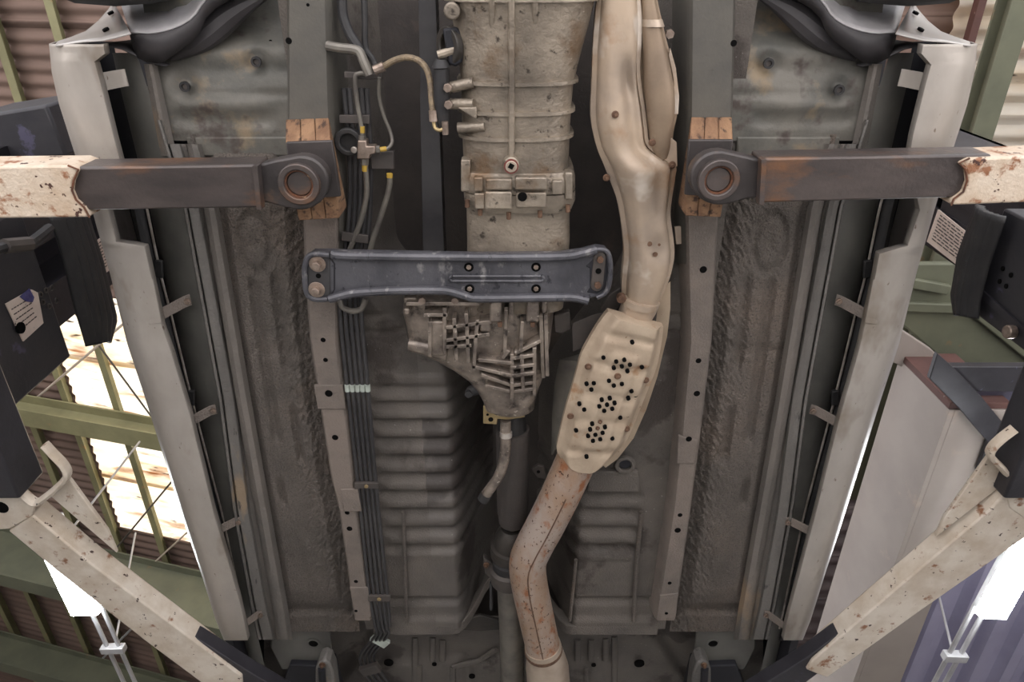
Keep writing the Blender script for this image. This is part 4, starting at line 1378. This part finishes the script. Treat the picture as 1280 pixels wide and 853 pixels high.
# ---- gearbox crossmember
XM = [(381, 324), (390, 317), (414, 317), (430, 318), (600, 321), (700, 320), (728, 316), (746, 311), (758, 313), (763, 322), (764, 346), (760, 364), (750, 371),
      (735, 374), (716, 372), (690, 373), (600, 374), (580, 371), (565, 366), (545, 364), (480, 365), (440, 368), (412, 375), (392, 376), (382, 368), (379, 350)]
xm = empty('crossmember', (0, 0, 0)); xm.parent = car; xm.location = P(570, 345, 1.88) - car.location
b = MB(); b.prism([P(x, y, 1.872) for x, y in XM], 0.03); b.build('channel', M['member'], xm, bevel=0.003)
for pts in ([(414, 317), (440, 320), (600, 322), (700, 321), (728, 317), (746, 312)], [(412, 374), (440, 367), (480, 364), (545, 363), (565, 365), (582, 370), (600, 373), (690, 372), (716, 372), (735, 376)]):
    pipe([(x, y, 1.868) for x, y in pts], 0.009, M['member'], 'rolled_edge', xm)
b = MB(); b.prism([P(x, y, 1.869) for x, y in ((383, 326), (392, 320), (412, 320), (413, 372), (394, 373), (384, 366))], 0.006); b.build('mounting_ear', M['line'], xm, bevel=0.003)
b = MB(); b.prism([P(x, y, 1.8715) for x, y in ((411, 322), (417, 330), (417, 362), (411, 372), (414, 372), (419, 362), (419, 330), (414, 322))], 0.003); b.build('ear_crease_shade', M['dark_shade'], xm)  # dark strip painting the shade along the fold of the ear
pipe([(412, 319, 1.868), (392, 318, 1.868), (383, 326, 1.868), (381, 346, 1.868), (384, 367, 1.868), (394, 374, 1.868), (410, 374, 1.868)], 0.006, M['member'], 'ear_rim', xm)
for x, y in ((397, 330), (396, 362)):
    bolt(x, y, 1.868, 10.5, xm, 'steel_bolt', True, 'mounting_bolt', 0.012)
disc(398, 345, 1.8685, 3.2, 'locating_hole_disc', M['black'], xm, 0.001)
b = MB(); b.prism([P(x, y, 1.871) for x, y in ((732, 333), (740, 325), (748, 316), (758, 318), (760, 340), (757, 362), (746, 368), (733, 366), (737, 360), (737, 336))], 0.004)
b.build('mounting_ear', M['dark_shade'], xm, bevel=0.002)
b = MB(); b.prism([P(x, y, 1.868) for x, y in circ(750, 323, 8, 9, -170, -10, 8) + circ(746, 356, 8, 9, 10, 170, 8)], 0.004)
b.build('slotted_washer', M['clip'], xm, bevel=0.002)
for x, y in ((750, 324), (747, 356)):
    bolt(x, y, 1.868, 4.6, xm, 'rusty_bolt', False, 'mounting_bolt', 0.007)
disc(748, 339, 1.8675, 3.8, 'locating_hole_disc', M['black'], xm, 0.001)
pipe([(734, 317, 1.868), (748, 312, 1.868), (759, 315, 1.868), (763, 330, 1.868), (762, 352, 1.868), (757, 366, 1.868), (746, 372, 1.868)], 0.005, M['member'], 'ear_rim', xm)
for x, y in ((586, 334), (587, 361), (670, 334), (670, 361)):
    disc(x, y, 1.8718, 6, 'access_hole_disc', M['black'], xm, 0.001, 18)
    bolt(x, y, 1.8708, 3.4, xm, 'steel_bolt', False, 'mount_bolt', 0.003)
for y in (345.5, 351.5):
    pipe([(566, y, 1.871), (676, y, 1.871)], 0.0032, M['member'], 'swage_line', xm)
for x in (565, 677):
    pipe([(x, 345, 1.871), (x + (-3 if x < 600 else 3), 348.5, 1.871), (x, 352, 1.871)], 0.0032, M['member'], 'swage_line', xm)

# ---- transfer case
TC = [rw(362, 510, 692, 1.905, 1.97), rw(372, 506, 692, 1.91, 1.97), rw(384, 505, 692, 1.904, 1.965), rw(400, 509, 690, 1.902, 1.965), rw(418, 512, 688, 1.90, 1.96),
      rw(430, 520, 686, 1.90, 1.96), rw(441, 545, 684, 1.90, 1.96), rw(452, 565, 682, 1.902, 1.96), rw(466, 585, 678, 1.904, 1.96), rw(480, 598, 672, 1.895, 1.96),
      rw(492, 604, 668, 1.90, 1.96), rw(500, 606, 668, 1.905, 1.965)]
tc = casting(TC, 'transfer_case', M['cast_oily'], 34, 4.0, 0.10)
nose = casting([rw(484, 606, 672, 1.905, 1.97), rw(494, 608, 670, 1.908, 1.97), rw(504, 609, 668, 1.912, 1.97)], 'output_nose', M['cast_oily'], 30, 2.4, 0.05, tc)
casting([rw(500, 616, 662, 1.925, 1.975), rw(511, 618, 660, 1.93, 1.975)], 'oil_seal', M['rubber'], 24, 2.2, 0.04, tc)
RB_ = [  # ribs: x0,y0,x1,y1
    (508, 378, 600, 378), (530, 392, 560, 392), (538, 400, 538, 444), (556, 384, 556, 440), (568, 396, 571, 448), (583, 390, 586, 452), (597, 398, 592, 462),
    (556, 408, 616, 400), (556, 424, 612, 416), (556, 432, 590, 430), (598, 448, 640, 452), (590, 456, 640, 468), (600, 466, 640, 480),
    (640, 440, 640, 500), (652, 440, 654, 488), (668, 432, 668, 492), (640, 446, 668, 442), (640, 458, 668, 454), (640, 468, 668, 464), (640, 480, 668, 476),
    (606, 480, 640, 488), (640, 488, 668, 484), (633, 382, 631, 440), (653, 400, 651, 436), (628, 446, 636, 436), (644, 440, 676, 424), (676, 392, 679, 470), (682, 392, 684, 468)]
for x0, y0, x1, y1 in RB_:
    a = P(x0, y0, 1.886 if y0 < 470 else 1.893); c = P(x1, y1, 1.886 if y1 < 470 else 1.895)
    b = MB(); b.bar(a + Vector((0, 0, 0.013)), c + Vector((0, 0, 0.013)), 0.008, 0.044)
    b.build('casing_rib', M['cast_oily'], tc, bevel=0.0012)
for x0, x1, y0, y1, z in ((612, 627, 376, 404, 1.868), (636, 642, 376, 404, 1.866), (658, 674, 376, 404, 1.868), (504, 522, 372, 380, 1.89), (504, 512, 386, 395, 1.892),
                          (535, 558, 402, 446, 1.884), (600, 614, 402, 416, 1.878), (676, 684, 374, 392, 1.88)):
    b = MB(); b.prism([P(x, y, z) for x, y in ((x0, y0), (x1, y0), (x1, y1), (x0, y1))], 0.05)
    b.build('bolt_boss', M['cast_oily'], tc, bevel=0.005, seg=3)
for x, y in ((625, 406), (666, 406)):
    b = MB(); b.tube([P(x, y - 3, 1.872), P(x, y + 2, 1.872)], 0.005, 8); b.build('stud', M['rusty_bolt'], tc)
b = MB(); b.tube([P(512, 430, 1.92), P(534, 434, 1.915), P(560, 440, 1.91)], [0.016, 0.02, 0.022], 14); b.build('shift_boss', M['cast_oily'], tc)
for x, y in ((528, 375), (569, 375)):
    bolt(x, y, 1.885, 5, tc, 'steel_bolt', False, 'casing_bolt')
b = MB(); b.tube([P(587, 490, 1.93), P(606, 482, 1.92)], [0.012, 0.015], 12); sn = b.build('speed_sensor', M['rubber'], tc, bevel=0.002)
b = MB(); b.cyl(P(586, 490, 1.925), 0.009, 0.012, 6); b.build('sensor_plug', M['rubber'], sn)

# yellow bracket under the nose, drip hose
b = MB(); b.prism([P(x, y, 1.925) for x, y in ((604, 508), (622, 512), (632, 519), (655, 515), (656, 522), (634, 525), (622, 524), (621, 531), (604, 530))], 0.006)
yb = b.build('zinc_bracket', M['brass'], car, bevel=0.001)
disc(613.5, 524.5, 1.9245, 3.2, 'bracket_hole_disc', M['black'], yb, 0.001)
disc(609.5, 518.5, 1.9245, 1.6, 'bracket_hole_disc', M['black'], yb, 0.001)
dh = pipe([(632, 526, 1.93), (632, 545, 1.925), (632, 560, 1.92), (629, 580, 1.915), (622, 598, 1.91), (612, 612, 1.91), (605, 622, 1.91)], 0.0125, M['cast_oily'], 'drip_tube', n=14)
b = MB(); b.tube([P(632.5, 540, 1.925), P(632.5, 546, 1.923)], 0.0145, 14); b.build('hose_band', M['bare_edge'], dh)
b = MB(); b.tube([P(608, 618, 1.91), P(604, 625, 1.91)], 0.0145, 14); b.build('hose_band', M['rubber'], dh)

# ---- propeller shaft
sh = empty('propeller_shaft', (0, 0, 0)); sh.parent = car; sh.location = P(640, 650, 1.98) - car.location


def shaft(name, rows, m, n=24):
    b = MB(); b.tube([P(x, y, 1.985) for x, y, r in rows], [r for x, y, r in rows], n)
    return b.build(name, m, sh, angle=30)


shaft('front_yoke', [(640, 508, 0.030), (640, 535, 0.034), (641, 540, 0.034)], M['rubber'])
shaft('shaft_tube', [(641, 536, 0.040), (641, 600, 0.040), (641, 640, 0.040), (641, 642, 0.038), (641, 652, 0.036), (641, 653, 0.015), (640, 664, 0.014)], M['tunnel'])
shaft('joint_cup', [(640, 660, 0.028), (640, 666, 0.040), (639, 672, 0.043), (638, 682, 0.043), (638, 683, 0.052), (637, 690, 0.052), (637, 694, 0.050), (637, 697, 0.03)], M['cast_dark'])
shaft('joint_boot', [(636, 694, 0.030), (636, 700, 0.044), (636, 708, 0.044), (636, 712, 0.030)], M['rubber'])
shaft('centre_bearing', [(636, 706, 0.035), (636, 710, 0.052), (637, 724, 0.052), (637, 726, 0.040)], M['clip'])
shaft('rear_tube', [(637, 720, 0.036), (640, 790, 0.036), (641, 860, 0.036), (641, 960, 0.036)], M['line_pale'])
b = MB(); b.prism([P(x, y, 1.985) for x, y in ((604, 698), (614, 704), (622, 718), (660, 724), (672, 712), (674, 722), (656, 734), (622, 730), (606, 718))], 0.02); b.build('bearing_bracket', M['clip'], sh, bevel=0.003)
for x, y in ((608, 706), (669, 718)):
    bolt(x, y, 1.985, 4, sh, 'rusty_bolt')
pipe([(614, 728, 2.0), (614, 762, 2.0)], 0.005, M['line'], 'heat_shield_stay')
# tunnel brace at the pan edge
b = MB(); b.prism([P(x, y, 2.03) for x, y in ((553, 783), (600, 770), (640, 780), (648, 786), (600, 790), (553, 787))], 0.01); b.build('tunnel_brace', M['cast_dark'], car, bevel=0.002)
b = MB(); b.prism([P(x, y, 2.03) for x, y in ((690, 776), (725, 783), (724, 790), (692, 782))], 0.01); b.build('tunnel_brace', M['cast_dark'], car, bevel=0.002)
b = MB(); b.prism([P(x, y, 2.0) for x, y in ((664, 588), (672, 582), (680, 584), (684, 600), (672, 598))], 0.01); lug = b.build('hanger_lug', M['clip'], car, bevel=0.002)
disc(673, 590, 1.9995, 2.2, 'lug_hole_disc', M['black'], lug, 0.001)

# ---- exhaust
ex = empty('exhaust', (0, 0, 0)); ex.parent = car; ex.location = P(760, 400, 1.9) - car.location


def shieldrows(pts, zs, depth):
    out = []
    for (l, r) in pts:
        w = (P(r[0], r[1], zs) - P(l[0], l[1], zs)).length
        out.append((l, r, zs - depth * w, zs))
    return out


S1 = [((752, -60), (800, -60)), ((748, -10), (800, -10)), ((745, 20), (802, 20)), ((742, 60), (802, 50)), ((741, 90), (800, 85)), ((740, 115), (802, 110)), ((739, 140), (806, 135)),
      ((741, 160), (809, 160)), ((747, 185), (814, 184)), ((755, 205), (843, 206)), ((763, 225), (844, 222)), ((772, 250), (840, 248)), ((777, 275), (838, 270)), ((780, 300), (841, 295)),
      ((781, 320), (843, 318)), ((779, 340), (839, 342)), ((778, 358), (832, 362)), ((779, 372), (824, 380))]


def shell(rows, name, m, parent, depth, zs, groove=None):
    """stamped half shell with turned-out flange along both edges"""
    b = MB(); rings = []
    n = 22
    for (l, r) in rows:
        A, C = P(l[0], l[1], zs), P(r[0], r[1], zs)
        w = (C - A).length
        d = (C - A).normalized()
        ring = [A - d * 0.001 + Vector((0, 0, 0.004)), A + d * 0.006]
        for i in range(n + 1):
            a = PI * i / n
            u = 0.5 - 0.5 * math.copysign(abs(math.cos(a)) ** 0.75, math.cos(a))
            q = A.lerp(C, lerp(0.09, 0.91, u)) - Vector((0, 0, depth * w * math.sin(a) ** 0.8))
            if groove:
                q.z += groove(u, (l[1] + r[1]) / 2)
            ring.append(q)
        ring += [C - d * 0.006, C + d * 0.001 + Vector((0, 0, 0.004))]
        top = [C + Vector((0, 0, 0.03)), A + Vector((0, 0, 0.03))]
        rings.append(ring + top)
    b.loft(rings)
    return b.build(name, m, parent, angle=50)


def refine(rows, k=4):
    ls = smooth_path([Vector((l[0], l[1], 0)) for l, r in rows], k)
    rs = smooth_path([Vector((r[0], r[1], 0)) for l, r in rows], k)
    return [((a.x, a.y), (c.x, c.y)) for a, c in zip(ls, rs)]


def g1(u, y):
    z = 0.020 * bumpf(u, 0.80, 0.28) * sm(70, 120, y) * sm(290, 215, y)
    z += 0.010 * bumpf(u, 0.72, 0.2) * bumpf(y, 95, 35)
    z += 0.007 * bumpf(math.hypot(u - 0.66, (y - 305) / 55), 0, 0.42)
    z -= 0.004 * bumpf(u, 0.3, 0.2) * sm(20, 80, y)
    return z


s1 = shell(refine(S1), 'manifold_shield', M['shield'], ex, 0.34, 1.925, g1)
S2 = [((799, -60), (815, -60)), ((799, -10), (820, -10)), ((799, 20), (826, 20)), ((799, 50), (833, 50)), ((799, 80), (840, 78)), ((800, 110), (846, 108)), ((803, 140), (847, 138)),
      ((807, 165), (842, 165)), ((811, 185), (840, 182)), ((818, 200), (836, 196))]
s2 = shell(refine(S2), 'manifold_shield', M['shield_dark'], ex, 0.38, 1.935)
casting(shieldrows([((802, 24), (828, 24)), ((802, 33), (831, 33))], 1.932, 0.42), 'shield_joint', M['cone'], 20, 2.0, 0.02, s2)
b = MB(); b.prism([P(x, y, 1.93) for x, y in ((838, 60), (845, 85), (849, 120), (848, 143), (843, 143), (842, 100), (836, 70))], 0.006); b.build('shield_flange', M['shield'], s2, bevel=0.001)
b = MB(); b.prism([P(x, y, 1.927) for x, y in ((838, 172), (846, 178), (847, 208), (836, 212), (816, 204), (830, 202))], 0.008); b.build('shield_flange', M['shield'], s1, bevel=0.001)
for x, y, z in ((769, 143, 1.890), (815, 178, 1.914), (758, 222, 1.92), (787, 214, 1.893), (840, 206, 1.925)):
    bolt(x, y, z - 0.002, 4.6, ex, 'rusty_bolt', True, 'shield_bolt', 0.006)
for x, y, r in ((812, 305, 3.2), (819, 318, 3.2), (824, 306, 1.8), (798, 240, 1.2), (800, 247, 1.2), (814, 244, 1.2)):
    disc(x, y, 1.8935, r, 'scorch_pit', M['rusty_bolt'], s1, 0.0012)
b = MB(); b.cyl(P(836, 42, 1.95), 0.008, 0.012, 6); b.build('shield_bolt', M['steel_bolt'], ex)
b = MB(); b.prism([P(x, y, 1.97) for x, y in ((843, 284), (853, 283), (854, 305), (845, 306))], 0.006); b.build('hanger_tab', M['cone'], ex, bevel=0.001)
# neck and band clamp
neck = [((779, 368), (825, 378)), ((777, 378), (820, 390)), ((772, 392), (813, 402)), ((769, 402), (812, 412))]
casting(shieldrows(neck, 1.925, 0.42), 'neck_pipe', M['cone'], 26, 2.0, 0.02, ex)
cb = casting(shieldrows([((777, 369), (823, 378)), ((775, 376), (821, 385))], 1.924, 0.50), 'band_clamp', M['shield'], 26, 2.0, 0.024, ex)
b = MB(); b.cyl(P(776, 371, 1.915), 0.010, 0.012, 14); b.cyl(P(776, 371, 1.905), 0.006, 0.006, 6); b.build('clamp_bolt', M['rusty_bolt'], cb, bevel=0.001)
# catalyst with perforated shield
casting(shieldrows([((762, 400), (822, 412)), ((738, 440), (816, 460)), ((712, 510), (792, 520)), ((708, 560), (762, 568))], 1.955, 0.35), 'catalyst_body', M['cone'], 24, 2.2, 0.03, ex)
CT = [((760, 389), (829, 408)), ((748, 405), (828, 422)), ((736, 425), (825, 440)), ((726, 445), (820, 462)), ((717, 478), (809, 490)), ((706, 515), (797, 520)), ((699, 545), (784, 550)),
      ((696, 562), (769, 568)), ((702, 574), (754, 579)), ((716, 580), (741, 583))]
ZC = 1.865


def cat_rings(rows):
    b = MB(); rings = []
    n = 40
    for j, (l, r) in enumerate(rows):
        yc = (l[1] + r[1]) / 2
        # ridge coordinate along the axis
        rib = 0
        for c in (417, 452, 487, 518, 556):
            rib += bumpf(yc, c, 8)
        A, C = P(l[0], l[1], ZC + 0.03), P(r[0], r[1], ZC + 0.03)
        ring = [A + Vector((0, 0, 0.012)), A]
        for i in range(n + 1):
            u = i / n
            q = A.lerp(C, lerp(0.03, 0.97, u))
            edge = sm(0, 0.16, u) * sm(1, 0.84, u)
            mid = sm(0.30, 0.36, u) * sm(0.72, 0.66, u)
            q.z = ZC + 0.028 - 0.028 * edge - 0.005 * mid * edge * sm(430, 440, yc) * sm(565, 550, yc) + 0.005 * rib * edge
            ring.append(q)
        ring += [C, C + Vector((0, 0, 0.012))]
        ring += [C + Vector((0, 0, 0.015)), A + Vector((0, 0, 0.015))]
        rings.append(ring)
    b.loft(rings)
    return b


catp = cat_rings(refine(CT, 7)).build('catalyst_shield', M['shield_pale'], ex, angle=50)
HOLES = [(770, 451), (780, 449), (787, 455), (767, 459), (777, 457), (784, 463), (761, 475), (777, 479), (767, 481), (752, 499), (762, 497), (768, 503), (749, 507), (758.5, 505),
         (765, 510), (755, 512.5), (740, 529), (756, 533), (737.5, 536), (753, 540), (735, 544), (744, 542.5), (741, 550), (750, 548), (754, 446), (733, 479), (742, 478), (739, 486),
         (724, 504), (730, 511), (720, 537), (765, 547), (789, 488), (794, 493), (785, 497), (784, 518), (775, 521), (733, 570), (802, 458), (790, 427)]
for x, y in HOLES:
    z = ZC
    # depth follows the stamped surface
    for (l, r), (l2, r2) in zip(CT, CT[1:]):
        if (l[1] + r[1]) / 2 <= y <= (l2[1] + r2[1]) / 2:
            t = (y - (l[1] + r[1]) / 2) / max(1e-6, (l2[1] + r2[1] - l[1] - r[1]) / 2)
            u = (x - lerp(l[0], l2[0], t)) / (lerp(r[0], r2[0], t) - lerp(l[0], l2[0], t))
            u = min(1, max(0, (u - 0.03) / 0.94))
            edge = sm(0, 0.16, u) * sm(1, 0.84, u)
            mid = sm(0.30, 0.36, u) * sm(0.72, 0.66, u)
            z = ZC + 0.028 - 0.028 * edge - 0.005 * mid * edge + 0.002
    disc(x, y, z, 2.7, 'vent_hole_disc', M['black'], catp, 0.006, 12)
for x, y in ((735, 458), (807, 475), (713, 520), (783, 536), (772, 470), (750, 527), (747, 535)):
    big = (x, y) not in ((750, 527), (747, 535))
    bolt(x, y, ZC + (0.003 if x in (735, 713) else 0.006 if x in (807, 783) else -0.004), 4.4 if big else 2.8, catp, 'rusty_bolt', True, 'shield_bolt', 0.005)
# upper half shield edge showing on the right and the left wing
b = MB(); b.loft([[P(x0, y0, 1.95), P(x1, y1, 1.94), P(x1, y1, 1.945), P(x0, y0, 1.955)] for (x0, y0), (x1, y1) in
                  (((815, 368), (838, 352)), ((822, 385), (838, 385)), ((818, 420), (834, 420)), ((808, 460), (822, 470)), ((795, 500), (808, 512)), ((780, 540), (792, 548)), ((760, 566), (772, 574)), ((750, 578), (757, 585)))])
b.build('upper_shield', M['shield_pale'], ex, angle=60)
b = MB(); b.loft([[P(x0, y0, 1.95), P(x1, y1, 1.915), P(x1 - 1, y1, 1.919), P(x0 - 1, y0, 1.955)] for (x0, y0), (x1, y1) in
                  (((735, 440), (726, 443)), ((700, 450), (726, 452)), ((694, 480), (716, 486)), ((691, 520), (704, 525)), ((690, 568), (697, 560)))])
b.build('side_shield', M['line_pale'], ex, angle=60, thick=0.002)
b = MB(); b.prism([P(x, y, 1.95) for x, y in ((692, 395), (712, 390), (715, 412), (702, 418), (693, 416))], 0.02); b.build('hanger_bracket', M['clip'], ex, bevel=0.003)
b = MB(); b.loft([[P(x0, y0, 1.935), P(x1, y1, 1.935), P(x1, y1, 1.94), P(x0, y0, 1.94)] for (x0, y0), (x1, y1) in (((715, 410), (716, 440)), ((716, 404), (740, 430)), ((740, 394), (752, 410)), ((756, 390), (760, 400)))])
b.build('hanger_plate', M['clip'], ex, bevel=0.001)
b = MB(); b.prism([P(x, y, 1.96) for x, y in ((750, 388), (762, 368), (776, 360), (778, 378), (770, 392))], 0.01); b.build('hanger_plate', M['clip'], ex, bevel=0.002)
# rusty tail pipe and flared joint
b = MB()
tp = smooth_path([P(728, 560, 1.915), P(716, 585, 1.915), P(700, 620, 1.912), P(682, 656, 1.91), P(668, 682, 1.908), P(660, 702, 1.908), P(661, 726, 1.908), P(670, 770, 1.908), P(680, 815, 1.908)], 6)
b.tube(tp, [0.0475] * len(tp), 30); tail = b.build('tail_pipe', M['pipe_rust'], ex)
b = MB(); b.tube([p - Vector((0, 0, 0.0472)) for p in tp[10:]], 0.0018, 6); b.build('weld_seam', M['rusty_bolt'], tail)
b = MB(); tp2 = [P(678, 806, 1.908), P(680, 814, 1.908), P(682, 822, 1.908), P(684, 834, 1.908), P(687, 870, 1.908), P(690, 930, 1.908)]
b.tube(tp2, [0.050, 0.0515, 0.054, 0.060, 0.062, 0.062], 30); b.build('flared_joint', M['cone'], ex)
b = MB(); b.tube([P(679, 811, 1.908), P(679.6, 814, 1.908)], 0.0525, 30); b.build('weld_ring', M['rusty_bolt'], ex)
